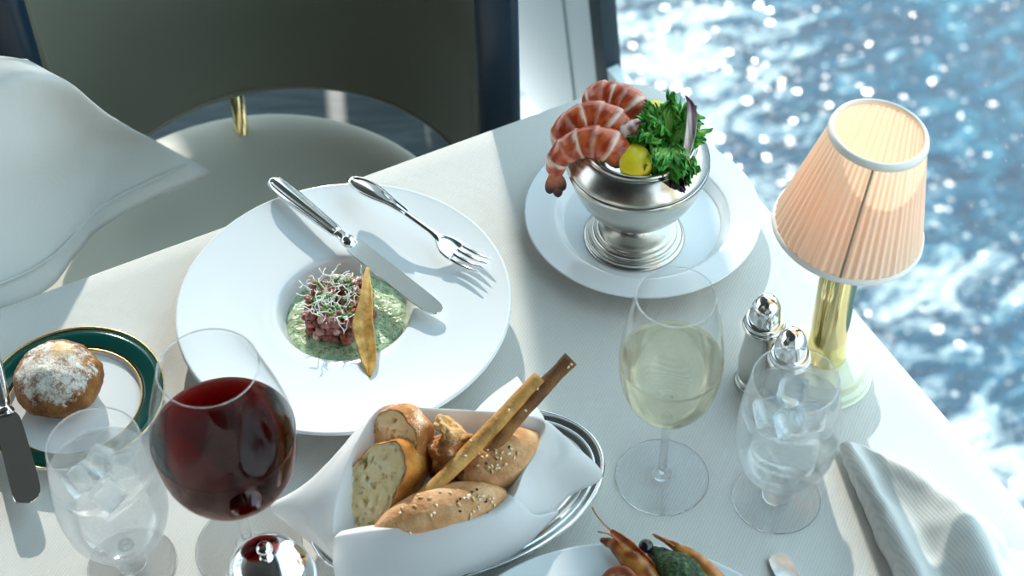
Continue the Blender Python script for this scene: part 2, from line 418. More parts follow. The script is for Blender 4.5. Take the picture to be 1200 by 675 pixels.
# corner where the two edge lines meet
A0 = Vector((-.459, 1.034, 0)); B0 = Vector((.1775, 1.2646, 0))
dd = EA.x*EB.y-EA.y*EB.x; w = B0-A0; tt = (w.x*EB.y-w.y*EB.x)/dd; CRN = A0+EA*tt
LA, LB, RC = 1.10, .95, .045
def rrect(off, z, rc=RC, wav=0, k=10):
    """closed loop round the table top outline, pushed outwards by off"""
    n1 = -EB; n2 = -EA           # inward direction along A is -EA
    c = [CRN, CRN+EB*LB, CRN+EB*LB-EA*LA, CRN-EA*LA]
    dirs = [(-EA, EB), (-EB, -EA), (EA, -EB), (EB, EA)]
    pts = []
    for i, (p, (di, do)) in enumerate(zip(c, dirs)):
        # corner i: arriving dir is -di, leaving dir do
        cc = p + di*rc + do*rc
        for j in range(k+1):
            a = PI/2*j/k
            pts.append(cc + (-do*math.cos(a) - di*math.sin(a))*(rc+off))
        q = c[(i+1) % 4]; L = (q-p).length - 2*rc
        s = pts[-1]; e = q - do*rc + (-di)*off
        for j in range(1, 24): pts.append(s.lerp(e, j/24))
    out = []
    for i, p in enumerate(pts):
        d = Vector((0, 0, 0))
        if wav:
            cen = CRN+EB*LB/2-EA*LA/2; d = (p-cen).normalized()*wav*math.sin(i*1.15+.6*math.sin(i*.37))
        out.append(Vector((p.x+d.x, p.y+d.y, z)))
    return out
cen = CRN+EB*LB/2-EA*LA/2
tb = thing('dining_table', (cen.x, cen.y, 0), 'dining table under the pale linen cloth beside the window', 'table')
bm = bmesh.new()
lo = [bm.verts.new(p-Vector((cen.x, cen.y, 0))) for p in rrect(-.004, T-.034)]; hi = [bm.verts.new(p-Vector((cen.x, cen.y, 0))) for p in rrect(-.004, T-.003)]
bm.faces.new(lo[::-1]); bm.faces.new(hi)
for i in range(len(lo)): j = (i+1) % len(lo); bm.faces.new((lo[i], lo[j], hi[j], hi[i]))
obj('tabletop', bm, 'dark_wood', tb, smooth=False)
obj('pedestal', lathe(sm([(.001, .02), (.06, .02), (.05, .05), (.045, .4), (.05, .68), (.12, .714), (.001, .715)], 3), 32), 'dark_wood', tb)
obj('base', lathe([(0, 0), (.27, 0), (.27, .012), (.07, .03), (0, .03)], 48), 'dark_wood', tb)
core = [cen+(Vector((p.x,p.y,T))-cen-Vector((0,0,0)))*.5 for p in rrect(-.02, T)]
for p in core: p.z = T
loops = [core, rrect(-.02, T), rrect(0, T-.0008), rrect(.0035, T-.003), rrect(.006, T-.010), rrect(.008, T-.05, wav=.002), rrect(.014, T-.12, wav=.008), rrect(.02, T-.185, wav=.013)]
bm = bmesh.new(); L = [[bm.verts.new(p) for p in lp] for lp in loops]
bm.faces.new(L[0])
for a, b in zip(L, L[1:]):
    for i in range(len(a)): j = (i+1) % len(a); bm.faces.new((a[i], a[j], b[j], b[i]))
props(obj('tablecloth', bm, 'cloth'), 'pale linen tablecloth covering the whole table under the plates and glasses', 'tablecloth')
# ================================================================== CHAIR
CH = Vector((-.252, 1.33, 0))
chair = thing('dining_chair', CH, 'grey green leather dining chair with curved back facing the table', 'chair')
def plan(t, off=0, a=.221, b=.235, ext=.004):
    """inner face outline of the backrest; t 0..1 left wing to right wing, off outwards"""
    if t < .1: p = Vector((-a, -ext*(1-t/.1), 0)); nn = Vector((-1, 0, 0))
    elif t > .9: p = Vector((a, -ext*((t-.9)/.1), 0)); nn = Vector((1, 0, 0))
    else:
        an = PI - PI*(t-.1)/.8; p = Vector((a*math.cos(an), b*math.sin(an), 0)); nn = Vector((math.cos(an)/a, math.sin(an)/b, 0)).normalized()
    return p + nn*off
def back_sweep(sec, n=60, t0=.145, t1=.855):
    bm = bmesh.new(); rows = []
    for i in range(n+1):
        t = t0+(t1-t0)*i/n
        rows.append([bm.verts.new(plan(t, o+max(0, z-.55)*.10*math.sin(PI*min(1, max(0, (t-.1)/.8)))) + Vector((0, 0, z))) for o, z in sec])
    m = len(sec)
    for a, b in zip(rows, rows[1:]):
        for j in range(m): bm.faces.new((a[j], a[(j+1) % m], b[(j+1) % m], b[j]))
    bm.faces.new(rows[0]); bm.faces.new(rows[-1][::-1]); return bm
def rr_sec(o0, o1, z0, z1, r, k=4):
    out = []
    for cx, cz, a0 in ((o0+r, z0+r, PI), (o1-r, z0+r, 1.5*PI), (o1-r, z1-r, 0), (o0+r, z1-r, .5*PI)):
        for j in range(k+1): a = a0+PI/2*j/k; out.append((cx+r*math.cos(a), cz+r*math.sin(a)))
    return out
pad = obj('backrest', back_sweep(rr_sec(0, .030, .536, .853, .014)), 'leather', chair)
obj('piping', back_sweep([(.0035+.0035*math.cos(2*PI*j/8), .5405+.0035*math.sin(2*PI*j/8)) for j in range(8)]), 'piping', pad)
shell = obj('back_shell', back_sweep(rr_sec(.031, .043, .520, .862, .005)), 'navy', chair)
for s in (-1, 1):
    bm = bmesh.new(); box(bm, (s*(.221+.0225),   .026, .697), (.044, .030, .334), bev=.010); obj('wing_edge', bm, 'navy', shell)
seat = obj('seat', lathe(sm([(0, .485), (.16, .488), (.225, .484), (.243, .468), (.247, .445), (.24, .42), (.2, .405), (0, .405)], 5), 64), 'seat_leather', chair)
seat.location = (-.04, .006, 0); seat.scale = (1.03, 1.07, 1)
obj('seat_frame', lathe([(0, .37), (.2, .37), (.205, .404), (0, .404)], 48), 'dark_wood', chair).location = (-.03, -.02, 0)
for t in (.255, .745):
    p = plan(t, .04); q = plan(t, .075)
    obj('leg', tube([(q.x*1.02, q.y, 0), (p.x, p.y, .38), (p.x, p.y, .60)], [.011, .019, .024], 8), 'dark_wood', chair)
for s in (-1, 1): obj('leg', tube([(s*.19-.03, -.2, 0), (s*.17-.03, -.17, .38)], [.011, .018], 8), 'dark_wood', chair)
obj('brass_post', tube([(-.065, .17, .38), (-.07, .215, .47), (-.072, .245, .585)], .0085, 10), 'brass', chair)
# white linen over the chair's left side
rows = [[(-110, 56, .135), (-65, 61, .135), (-25, 65, .132), (8, 67, .128), (32, 70, .122)],
        [(-110, 140, .125), (-55, 126, .128), (-5, 110, .118), (42, 97, .108), (80, 96, .090)],
        [(-110, 220, .085), (-45, 203, .078), (25, 172, .052), (82, 146, .020), (124, 134, .018)],
        [(-110, 300, .035), (-25, 280, .012), (58, 236, -.045), (128, 188, -.09), (182, 165, -.115)],
        [(-110, 395, .0), (0, 364, -.04), (64, 334, -.09), (122, 266, -.16), (250, 202, -.215)]]
rows = [[G(*p) for p in r] for r in rows]
cl = props(obj('linen_cloth', net(rows, 9, .0022, amp=.005, freq=8), 'draped'), 'crumpled white linen cloth with hemmed edge lying over the chair at left', 'cloth')
def net_at(rows, u, v):
    c = [curve(r, 20)[int(round(v*20*(len(r)-1)))] for r in rows]; return curve(c, 20)[int(round(u*20*(len(c)-1)))]
hp = [net_at(rows, .93, .25+.72*i/30)+Vector((0, 0, .004)) for i in range(31)]
obj('hem', tube(hp, .0016, 6, flat=.7), 'draped', cl)
# ================================================================== PLATES
def at(x, y, h=0): return G(x, y, h)
def put(o, p, rz=0): o.location = p; o.rotation_euler = (0, 0, rz); return o
bp = G(403, 352, .034); BP = Vector((bp.x, bp.y, T))
plate_prof = sm([(0, .0075), (.045, .0075), (.0535, .0095), (.0575, .017), (.061, .0235), (.066, .0262), (.085, .0275), (.115, .030), (.142, .0335), (.1478, .0345), (.1492, .0335),
                 (.147, .031), (.115, .026), (.085, .0228), (.066, .0205), (.06, .012), (.056, .004), (.054, .0005), (.050, .0005), (.048, .004), (0, .004)], 4)
props(put(obj('dinner_plate', lathe([(r*.975, z) for r, z in plate_prof], 128), 'china'), BP), 'large white wide-rimmed plate with tartare and green sauce in its well', 'plate')
sp = G(753, 247, .02); SP = Vector((sp.x, sp.y, T))
side_prof = sm([(0, .006), (.066, .006), (.073, .0075), (.0795, .0145), (.083, .0168), (.1045, .0205), (.108, .021), (.1085, .0198), (.104, .0178), (.083, .0135), (.078, .008), (.072, .002), (.069, .0003), (.064, .0003), (.062, .003), (0, .003)], 4)
props(put(obj('side_plate', lathe(side_prof, 112), 'china'), SP), 'white plate under the silver footed bowl of shrimp', 'plate')
def scaled(prof, k, kz): return [(r*k, z*kz) for r, z in prof]
lp = props(put(obj('serving_plate', lathe(scaled(plate_prof, 1.06, .85), 128), 'china'), (G(734, 855, .028).x, G(734, 855, .028).y, T)), 'white plate at the bottom edge holding the split prawn', 'plate')
# bread plate: green rim, gold lines
gp = G(85, 467, .016); GP = Vector((gp.x, gp.y, T))
gpl = thing('bread_plate', GP+Vector((0, .003, 0)), 'small white plate with dark green rim and gold lines under the bread roll', 'plate')
obj('body', lathe(sm([(0, .0055), (.05, .0055), (.055, .0068), (.059, .0105), (.075, .0155), (.0765, .0162), (.0772, .0155), (.075, .0132), (.058, .007), (.05, .001), (.047, .0004), (.044, .002), (0, .002)], 4), 96), 'china', gpl)
obj('green_band', lathe([(.0572, .0102), (.060, .0115), (.068, .0138), (.0752, .01605), (.0752, .0158), (.060, .0108)], 96, close=True), 'green_rim', gpl)
for r, z in ((.0568, .0096), (.0762, .0164)):
    obj('gold_line', lathe([(r-.0008, z), (r, z+.0006), (r+.0008, z+.0006), (r+.0005, z-.0008)], 96, close=True), 'gold', gpl)
# ================================================================== FOOD ON THE BIG PLATE
n = NT('green_sauce'); co = n.co(); f = n.noise(co, 160, 4, .6); f2 = n.noise(co, 420, 3)
c = n.ramp(f, [(.3, '7ea273'), (.5, 'b4cba0'), (.7, 'd4e0c2')]); c = n.mixc(n.ramp(f2, [(.60, (0, 0, 0)), (.68, (1, 1, 1))]), c, lin('39602f'))
nd = n.bsdf(c, .18, spec=.6); n.l(n.bump(n.noise(co, 110, 4, .55, .6), .9, .004), nd.inputs['Normal']); M['sauce'] = n.m
bm = bmesh.new(); rows = []
for i in range(24):
    r = i/23; row = []
    for j in range(72):
        a = 2*PI*j/72; rr = .0530*r*(1+.012*math.sin(3*a+1)*r)
        p = Vector((rr*math.cos(a), rr*math.sin(a), .0135 - (.003*sstep(.93, 1, r))))
        p.z += .0016*noise.fractal(p*90, .9, 2, 3)*(1-sstep(.9, 1, r)); row.append(bm.verts.new(p))
    rows.append(row)
for a, b in zip(rows, rows[1:]):
    for j in range(72): bm.faces.new((a[j], a[(j+1) % 72], b[(j+1) % 72], b[j]))
bmesh.ops.remove_doubles(bm, verts=bm.verts, dist=1e-5)
props(put(obj('green_sauce', bm, 'sauce'), BP), 'pale green herb sauce filling the well of the large plate', 'sauce')
tc = G(398, 374, .014); TC = Vector((tc.x, tc.y, T+.0135))
M['tuna'] = attr_mat('tuna_dice', .32, 300, .3, .0005, 160, .25, sss=.15, coat=.15)
tt_ = thing('tartare', TC, 'round mound of diced raw pink tuna tartare in the green sauce', 'tartare')
ds = bmesh.new(); L_ = ds.verts.layers.float_color.new('col')
rnd = random.Random(3)
cols = ['b5736a', 'c98a80', '9a5148', 'd6a097', 'b8604f', '7e3f38', 'dfb5aa', 'a5625a', 'c4756a']
for k in range(230):
    top = k < 90
    if top: r = .0285*math.sqrt(rnd.random()); h = .0235+rnd.uniform(-.002, .003)
    else: r = rnd.uniform(.0235, .0292); h = rnd.uniform(.002, .023)
    a = rnd.random()*2*PI; s = rnd.uniform(.0046, .0074)
    own = bmesh.new(); bmesh.ops.create_cube(own, size=1); bmesh.ops.bevel(own, geom=list(own.edges), offset=.13, segments=2, affect='EDGES')
    q = Quaternion((rnd.random()-.5, rnd.random()-.5, rnd.random()-.5), rnd.random()*3)
    cc = lin(rnd.choice(cols)); m0 = len(ds.verts)
    me = bpy.data.meshes.new('t')
    for v in own.verts: v.co = q @ Vector((v.co.x*s*1.2, v.co.y*s, v.co.z*s)) + Vector((r*math.cos(a), r*math.sin(a), h))
    own.to_mesh(me); own.free(); ds.from_mesh(me); bpy.data.meshes.remove(me)
    ds.verts.ensure_lookup_table()
    for v in ds.verts[m0:]: v[L_] = cc
o = obj('diced_tuna', ds, 'tuna', tt_); o['kind'] = 'stuff'
obj('core', lathe(sm([(0, 0), (.024, 0), (.0255, .01), (.024, .021), (0, .0225)], 4), 32), simple('tartare_core', '6e2c28', .3, nscale=200, namt=.4), tt_)
# sprouts and herbs on the tartare
M['sprout'] = simple('white_sprout', 'f1f3e6', .35, sss=.2)
M['herb'] = simple('fresh_herb', '4f8a2e', .45, nscale=300, namt=.3)
bm = bmesh.new()
for k in range(85):
    a = rnd.random()*2*PI; r = .026*math.sqrt(rnd.random())
    p = Vector((r*math.cos(a), r*math.sin(a), .0275+rnd.uniform(0, .003))); d = Vector((rnd.uniform(-1, 1), rnd.uniform(-1, 1), rnd.uniform(-.1, .6))).normalized()
    pts = [p]
    for s in range(5):
        d = (d+Vector((rnd.uniform(-.9, .9), rnd.uniform(-.9, .9), rnd.uniform(-.6, .4)))).normalized(); p = p+d*.0035
        rr = math.hypot(p.x, p.y); p.z = max(p.z, .0285 if rr < .029 else .0285-(rr-.029)*2); pts.append(p)
    tube(curve(pts, 3), [.00050]*16, 5, bm)
spr = props(put(obj('sprouts', bm, 'sprout'), TC), 'tangle of thin white sprouts on top of the tartare', 'sprouts', kind='stuff')
bm = bmesh.new()
for k in range(44):
    a = rnd.random()*2*PI; r = .026*math.sqrt(rnd.random()); q = Quaternion((rnd.random(), rnd.random(), rnd.random()), rnd.random()*2)
    ball((r*math.cos(a), r*math.sin(a), .030+rnd.uniform(0, .002)), .0032, .0018, .0005, 1, q, bm=bm)
props(put(obj('chopped_herbs', bm, 'herb'), TC), 'small bits of chopped green herb among the sprouts on the tartare', 'herbs', kind='stuff')
# cracker
CA, CB = G(431, 315, .052), G(433, 441, .030)
n = NT('crisp'); co = n.co(); f = n.noise(co, 120, 5, .6); c = n.ramp(f, [(.3, 'a8742c'), (.5, 'c99a4c'), (.75, 'ddb870')]); c = n.mixc(n.ramp(n.noise(co, 500, 2), [(.68, (0, 0, 0)), (.74, (1, 1, 1))]), c, lin('6b4a20'))
nd = n.bsdf(c, .5); n.l(n.bump(n.noise(co, 150, 4), .5, .001), nd.inputs['Normal']); M['crisp'] = n.m
LC = (CB-CA).length; ck = thing('crisp', CA, 'long pointed golden crisp leaning against the tartare', 'cracker', rot=frame(CA, CB, -F))
prof = [(0, .0005, -.0005), (.12, .0035, -.003), (.3, .007, -.0045), (.45, .0125, -.0045), (.53, .0145, -.0045), (.62, .0135, -.0055), (.75, .0105, -.0062), (.88, .0065, -.006), (1, .0008, -.0012)]
rows = [[(t*LC, -l*.95+ (1-j)*0 + (l-r)*.95*j/4, .003*math.sin(t*5)+.0015*math.sin(j*1.4+t*3)) for j in range(5)] for t, l, r in prof]
obj('wafer', net(rows, 5, .0016, amp=.0006, freq=80), 'crisp', ck)
# ================================================================== CUTLERY
def blade_poly(x0, x1, w, tipcurve=1):
    L = x1-x0; up = [(x0, -w*.32), (x0+.02*L, -w*.46), (x0+.1*L, -w*.5), (x0+.6*L, -w*.5), (x0+.82*L, -w*.47), (x0+.93*L, -w*.38), (x0+.985*L, -w*.18), (x1, w*.1)]
    dn = [(x0+.985*L, w*.34), (x0+.93*L, w*.46), (x0+.82*L, w*.5), (x0+.6*L, w*.5), (x0+.1*L, w*.5), (x0+.02*L, w*.46), (x0, w*.32)]
    return up+dn
def table_knife(name, A, B, label, w=.0165, hl=.47, flip=1, up=(0, 0, 1), hw=.0085):
    Lk = (B-A).length
    k = thing(name, A, label, 'knife', rot=frame(A, B, up))
    xs = [0, .004, .012, .03, .06, .09, hl*Lk-.012, hl*Lk]
    rs = [.004, hw*.8, hw, hw, hw*.86, hw*.72, hw*.55, hw*.55]
    c = curve([(x, 0, 0) for x in xs], 4); cr_ = [v.x for v in curve([(r, 0, 0) for r in rs], 4)]
    h = obj('handle', tube(c, cr_, 16, flat=.62), 'silver', k)
    for s in (-1, 1):
        obj('groove_rib', tube(curve([(.006, s*hw*.55, .0042), (.03, s*hw*.6, .0046), (.07, s*hw*.44, .0042), (hl*Lk-.014, s*hw*.32, .003)], 6), .0009, 6), 'silver', h)
    obj('collar', tube([(hl*Lk-.004, 0, 0), (hl*Lk, 0, 0), (hl*Lk+.004, 0, 0), (hl*Lk+.009, 0, 0)], [.0055, .0064, .0064, .0045], 16, flat=.75), 'silver', k)
    pl = [(v.x, v.y) for v in curve([(x, y*flip, 0) for x, y in blade_poly(hl*Lk+.006, Lk, w)], 4)]
    bm = prism(pl, -.0009, .0009); bmesh.ops.bevel(bm, geom=[e for e in bm.edges], offset=.0005, segments=1, affect='EDGES')
    obj('blade', bm, 'silver', k, smooth=False); return k
table_knife('table_knife', G(317, 210, .0455), G(515, 367, .0365), 'silver knife laid across the rim of the large white plate', w=.0175)
table_knife('table_knife', G(985, 800, .008), G(910, 650, .003), 'silver knife tip at the bottom edge beside the white prawn plate', w=.0175)
# butter knife on the bread plate
bA, bB = G(-34, 330, .033), G(35, 589, .020)
Lb = (bB-bA).length
bk = thing('butter_knife', bA, 'silver butter knife with broad blade lying across the green-rimmed plate', 'knife', rot=frame(bA, bB))
hb = .60*Lb
h = obj('handle', tube(curve([(0, 0, 0), (.004, 0, 0), (.02, 0, 0), (hb-.02, 0, 0), (hb-.004, 0, 0), (hb+.004, 0, 0)], 5), [v.x for v in curve([(.004, 0, 0), (.008, 0, 0), (.0095, 0, 0), (.0068, 0, 0), (.0056, 0, 0), (.0065, 0, 0)], 5)], 16, flat=.6), 'silver', bk)
for s in (-1, 1): obj('groove_rib', tube([(.02, s*.005, .0046), (hb-.02, s*.0034, .0032)], .0009, 6), 'silver', h)
obj('collar', tube([(hb, 0, 0), (hb+.003, 0, 0), (hb+.007, 0, 0)], [.0068, .0078, .006], 16, flat=.7), 'silver', bk)
pl = [(hb+.005, -.006), (hb+.012, -.0098), (hb+.03, -.0108), (Lb-.012, -.0115), (Lb-.004, -.009), (Lb, -.002), (Lb-.001, .004), (Lb-.006, .0095), (Lb-.02, .0115), (hb+.03, .0108), (hb+.012, .0098), (hb+.005, .006)]
pl = [(v.x, v.y) for v in curve([(x, y, 0) for x, y in pl], 4)]; bm = prism(pl, -.0008, .0008); bmesh.ops.bevel(bm, geom=list(bm.edges), offset=.0005, segments=1, affect='EDGES'); obj('blade', bm, 'silver', bk, smooth=False)
# fork
fA, fB = G(412, 212, .052), G(569, 312, .0415)
Lf = (fB-fA).length
fk = thing('dessert_fork', fA, 'silver fork with four tines resting on the rim of the large plate', 'fork', rot=frame(fA, fB))
def fz(x):
    u = x/Lf; return .004*math.sin(PI*min(1, u/.62)) - .006*math.sin(PI*max(0, (u-.62)/.38))
xs = [0, .05, .12, .2, .3, .42, .55, .62, .68]; ws = [.0035, .0075, .0088, .0078, .0046, .0029, .0027, .0032, .005]
pc = curve([(x*Lf, 0, fz(x*Lf)) for x in xs], 5); pw = [v.x for v in curve([(w_, 0, 0) for w_ in ws], 5)]
h = obj('handle', tube(pc, pw, 14, flat=[.36 if w_ > .0045 else .62 for w_ in pw]), 'silver', fk)
rim = [(x*Lf, w_*.9, fz(x*Lf)+.0016) for x, w_ in zip(xs[:6], ws[:6])]
rim = rim[::-1] + [(x, -y, z) for x, y, z in rim]
obj('rim_bead', tube(curve(rim, 4), .0011, 6), 'silver', h)
rows = [[(x*Lf, w_*s, fz(x*Lf)+.0014*abs(s)**2) for s in (-1, -.5, 0, .5, 1)] for x, w_ in ((.655, .0035), (.68, .0065), (.71, .0098), (.75, .0112), (.80, .0113))]
obj('head', net(rows, 3, .0016), 'silver', fk)
for i in range(4):
    y = (i-1.5)*.0062
    obj('tine', tube(curve([(.78*Lf, y, fz(.78*Lf)), (.84*Lf, y*1.03, fz(.84*Lf)), (.92*Lf, y*1.02, fz(.92*Lf)), (Lf, y*.98, fz(Lf)+.001)], 4), [.0019]*9+[.0016, .0013, .0009, .0005], 8, flat=.7), 'silver', fk)
# ================================================================== BREAD PLATE ROLL
n = NT('roll_crust'); co = n.co(); gen = n.n('ShaderNodeSeparateXYZ'); n.l(co, gen.inputs[0])
f = n.noise(co, 60, 5, .6); c = n.ramp(f, [(.3, '5e3413'), (.5, '8b5725'), (.7, 'b07c40')])
# golden torn spot and flour on the crown
v = n.n('ShaderNodeTexVoronoi'); v.inputs['Scale'].default_value = 190; n.l(co, v.inputs['Vector'])
fl = n.math('ADD', n.math('MULTIPLY', n.math('ADD', gen.outputs[2], n.math('MULTIPLY', gen.outputs[0], -.25)), 22), n.math('MULTIPLY', n.noise(co, 75, 5, .7), 1.6))
fl = n.ramp(fl, [(.0, (0, 0, 0)), (1, (1, 1, 1))]); fl.node.color_ramp.elements[0].position = .0
m1 = n.n('ShaderNodeMapRange'); m1.inputs['From Min'].default_value = 1.72; m1.inputs['From Max'].default_value = 1.84
n.l(n.math('ADD', n.math('MULTIPLY', n.math('ADD', gen.outputs[2], n.math('MULTIPLY', gen.outputs[1], -.22)), 26), n.math('MULTIPLY', n.noise(co, 80, 5, .75), 1.5)), m1.inputs['Value'])
ve = n.n('ShaderNodeTexVoronoi'); ve.feature = 'DISTANCE_TO_EDGE'; ve.inputs['Scale'].default_value = 120
nz_ = n.n('ShaderNodeTexNoise'); nz_.inputs['Scale'].default_value = 140; nz_.inputs['Detail'].default_value = 4; n.l(co, nz_.inputs['Vector'])
sv_ = n.n('ShaderNodeVectorMath'); sv_.operation = 'SCALE'; sv_.inputs['Scale'].default_value = .016; n.l(nz_.outputs['Color'], sv_.inputs[0])
av_ = n.n('ShaderNodeVectorMath'); av_.operation = 'ADD'; n.l(co, av_.inputs[0]); n.l(sv_.outputs[0], av_.inputs[1]); n.l(av_.outputs[0], ve.inputs['Vector'])
fk_ = n.math('MULTIPLY', n.ramp(ve.outputs['Distance'], [(.01, (.35, .35, .35)), (.06, (1, 1, 1))]), n.ramp(n.noise(co, 75, 5, .75), [(.38, (.12, .12, .12)), (.5, (1, 1, 1))]))
c = n.mixc(n.math('MULTIPLY', n.math('MULTIPLY', m1.outputs[0], fk_), .92), c, lin('e6e3d8'))
sd = n.n('ShaderNodeVectorMath'); sd.operation = 'DISTANCE'; n.l(co, sd.inputs[0]); sd.inputs[1].default_value = (.006, .010, .046)
sp_ = n.n('ShaderNodeMapRange'); sp_.inputs['From Min'].default_value = .019; sp_.inputs['From Max'].default_value = .009; n.l(n.math('ADD', sd.outputs['Value'], n.math('MULTIPLY', n.noise(co, 140, 3), .012)), sp_.inputs['Value'])
c = n.mixc(sp_.outputs[0], c, lin('e0ae5c'))
nd = n.bsdf(c, .6); n.l(n.bump(n.noise(co, 130, 5, .65), .55, .003), nd.inputs['Normal']); M['roll'] = n.m
rg = G(75, 464, .006); RG = Vector((rg.x, rg.y, T+.0055))
def roll_fn(p, d):
    if p.z < 0: p.z *= .72
    k = sstep(.5, 1, d.z); p.z -= .0022*k*abs(math.sin(5*d.x+2)*math.cos(4*d.y)); return p
o = ball((0, 0, .021), .0378, .0362, .0315, 5, amp=.0018, freq=70, fn=roll_fn, seed=2)
props(put(obj('bread_roll', o, 'roll'), RG), 'round brown bread roll dusted with flour on the green-rimmed plate', 'bread roll')
# ================================================================== SHRIMP BOWL
bg = G(743, 275, .007); BG = Vector((bg.x, bg.y, T+.0062))
bw = thing('footed_bowl', BG, 'silver footed bowl with domed collar holding shrimp and lettuce', 'bowl')
obj('foot', lathe(sm([(0, 0), (.0435, 0), (.0437, .003), (.0425, .0052), (.0395, .0058), (.0392, .0085), (.0375, .0105), (.0345, .011), (.0335, .0125), (.0315, .0132), (.026, .0145), (.019, .018), (.0165, .024), (.017, .029), (0, .030)], 4), 96), 'silver_worn', bw)
obj('outer_bowl', lathe(sm([(0, .027), (.017, .0285), (.030, .0345), (.045, .049), (.055, .067), (.0605, .084), (.0622, .0905), (.0634, .0915), (.0634, .0938), (.0615, .0945), (.054, .07), (.04, .05), (.02, .036), (0, .034)], 4), 96), 'silver_worn', bw)
obj('collar', lathe(sm([(.0585, .0958), (.0622, .0970), (.0632, .0992), (.0612, .104), (.057, .111), (.0525, .1165), (.0505, .1172), (.0502, .1195), (.049, .1212), (.0468, .1212), (.046, .119), (.0475, .1165), (.052, .112), (.058, .100)], 4), 96, close=True), 'silver_worn', bw)
obj('liner', lathe(sm([(.0466, .1195), (.0455, .114), (.042, .099), (.034, .084), (.02, .078), (0, .076), (0, .0745), (.022, .0755), (.037, .083), (.0445, .098), (.0478, .1175)], 4), 80), 'silver', bw)
M['shrimp'] = attr_mat('cooked_shrimp', .28, 160, .25, .0008, 140, .22, sss=.15, coat=.25)
M['tail'] = attr_mat('shrimp_tail', .35, 400, .3, .0004, 300, .3)
def shrimp(pts, rads, label, tail=True, seed=0):
    W = [G(*p) for p in pts]; c = curve(W, 10); rr = [v.x for v in curve([(r, 0, 0) for r in rads], 10)]
    th = thing('shrimp', W[len(W)//2], label, 'shrimp', 'shrimp hung over the silver bowl')
    n_ = len(c); bm = bmesh.new(); seg = 20; rows = []
    L = bm.verts.layers.float_color.new('col'); rn = random.Random(seed)
    nb = 6
    upv = (R*.0+(-F)).normalized()
    for i, p in enumerate(c):
        t = (c[min(n_-1, i+1)]-c[max(0, i-1)]).normalized(); s = t.cross(upv).normalized(); q = s.cross(t)
        u = i/(n_-1); ph = (u*nb) % 1
        step = 1+.10*(ph-.4) if u < .97 else 1
        row = []
        for j in range(seg):
            a = 2*PI*j/seg
            v = bm.verts.new(p + s*(rr[i]*step*math.cos(a)) + q*(rr[i]*step*.95*math.sin(a)))
            nz = noise.noise(v.co*160+Vector((seed, 0, 0)))
            band = sstep(.62, .9, ph+.3*nz) * (1-sstep(.95, 1.0, ph)) * (.25+.75*(math.sin(a)*.5+.5)) * (1, .25, .9, .3, .8, .2)[min(5, int(u*nb))]
            col = lerp(lin('d4683c')[:3], lin('a8391a')[:3], sstep(-.3, .4, noise.fractal(v.co*120+Vector((9, seed, 0)), .8, 2, 3)))
            col = lerp(col, lin('f3d9c4')[:3], min(1, band*1.25)); col = lerp(col, lin('e9b394')[:3], .55*sstep(.1, .9, -math.sin(a)))
            v[L] = (*col, 1); row.append(v)
        rows.append(row)
    for a, b in zip(rows, rows[1:]):
        for j in range(seg): bm.faces.new((a[j], a[(j+1) % seg], b[(j+1) % seg], b[j]))
    for row, d in ((rows[0], -1), (rows[-1], 1)):
        cen_ = sum((v.co for v in row), Vector())/seg; i = 0 if d < 0 else n_-1
        t = (c[min(n_-1, i+1)]-c[max(0, i-1)]).normalized()*d
        tip = bm.verts.new(cen_+t*rr[i]*.55); tip[L] = lin('eec3a6')
        ring = []
        for v in row:
            x = bm.verts.new(cen_+(v.co-cen_)*.72+t*rr[i]*.35); x[L] = v[L]; ring.append(x)
        for j in range(seg):
            k = (j+1) % seg; bm.faces.new((row[j], row[k], ring[k], ring[j])); bm.faces.new((ring[j], ring[k], tip))
    obj('body', to_local(bm, th), 'shrimp', th)
    if tail:
        e = c[0]; d0 = (c[0]-c[6]).normalized()*.4+Vector((.15, .1, -.9)); d0.normalize()
        for s, ln in ((-1, .028), (.3, .033), (1.2, .026)):
            side = d0.cross(F).normalized()
            d = (d0+side*.22*s).normalized(); sd_ = d.cross(F).normalized()
            rows_ = [[e+d*(ln*u)+sd_*(w_*k)+F*(.0006*k*k) for k in (-1, 0, 1)] for u, w_ in ((-.15, .003), (.2, .004), (.6, .0052), (.9, .0035), (1, .0006))]
            b2 = net(rows_, 3, .0009); vcol(b2, lambda co, e=e, d=d, ln=ln: lerp(lin('cf7a50')[:3], lin('3a2320')[:3], sstep(.35, .9, (co-e).dot(d)/ln)))
            obj('tail_fan', to_local(b2, th), 'tail', th)
    return th
H0 = .0062
shrimp([(650, 200, .108), (656, 184, .122), (672, 171, .133), (693, 166, .138), (714, 171, .137), (731, 184, .128)], [.0085, .0105, .0125, .0138, .0145, .0125], 'nearest curled orange shrimp, its tail hanging over the bowl front', seed=1)
shrimp([(657, 168, .112), (661, 154, .130), (677, 142, .138), (697, 137, .141), (717, 144, .139), (731, 158, .132)], [.0085, .0112, .0132, .0142, .0148, .0125], 'middle of the three curled orange shrimp in the bowl', seed=2)
shrimp([(691, 121, .128), (703, 112, .138), (721, 114, .139), (738, 122, .137), (750, 137, .130)], [.0095, .0125, .0140, .0145, .0125], 'rearmost curled orange shrimp at the back of the bowl', tail=False, seed=3)
# pink morsel
M['morsel'] = attr_mat('pink_flesh', .15, 130, .5, .001, 120, .35, sss=.1, coat=.5)
mp_ = G(743, 152, .141); b2 = ball((0, 0, 0), .0155, .0105, .0095, 4, Matrix.Rotation(.5, 3, 'Z'), .0012, 120)
vcol(b2, lambda co: lerp(lin('b4674f')[:3], lin('f0dcd0')[:3], sstep(-.05, .35, noise.noise(co*130))))
props(put(obj('seafood_morsel', b2, 'morsel'), mp_), 'glossy pink and white morsel between the shrimp and the lettuce', 'seafood')
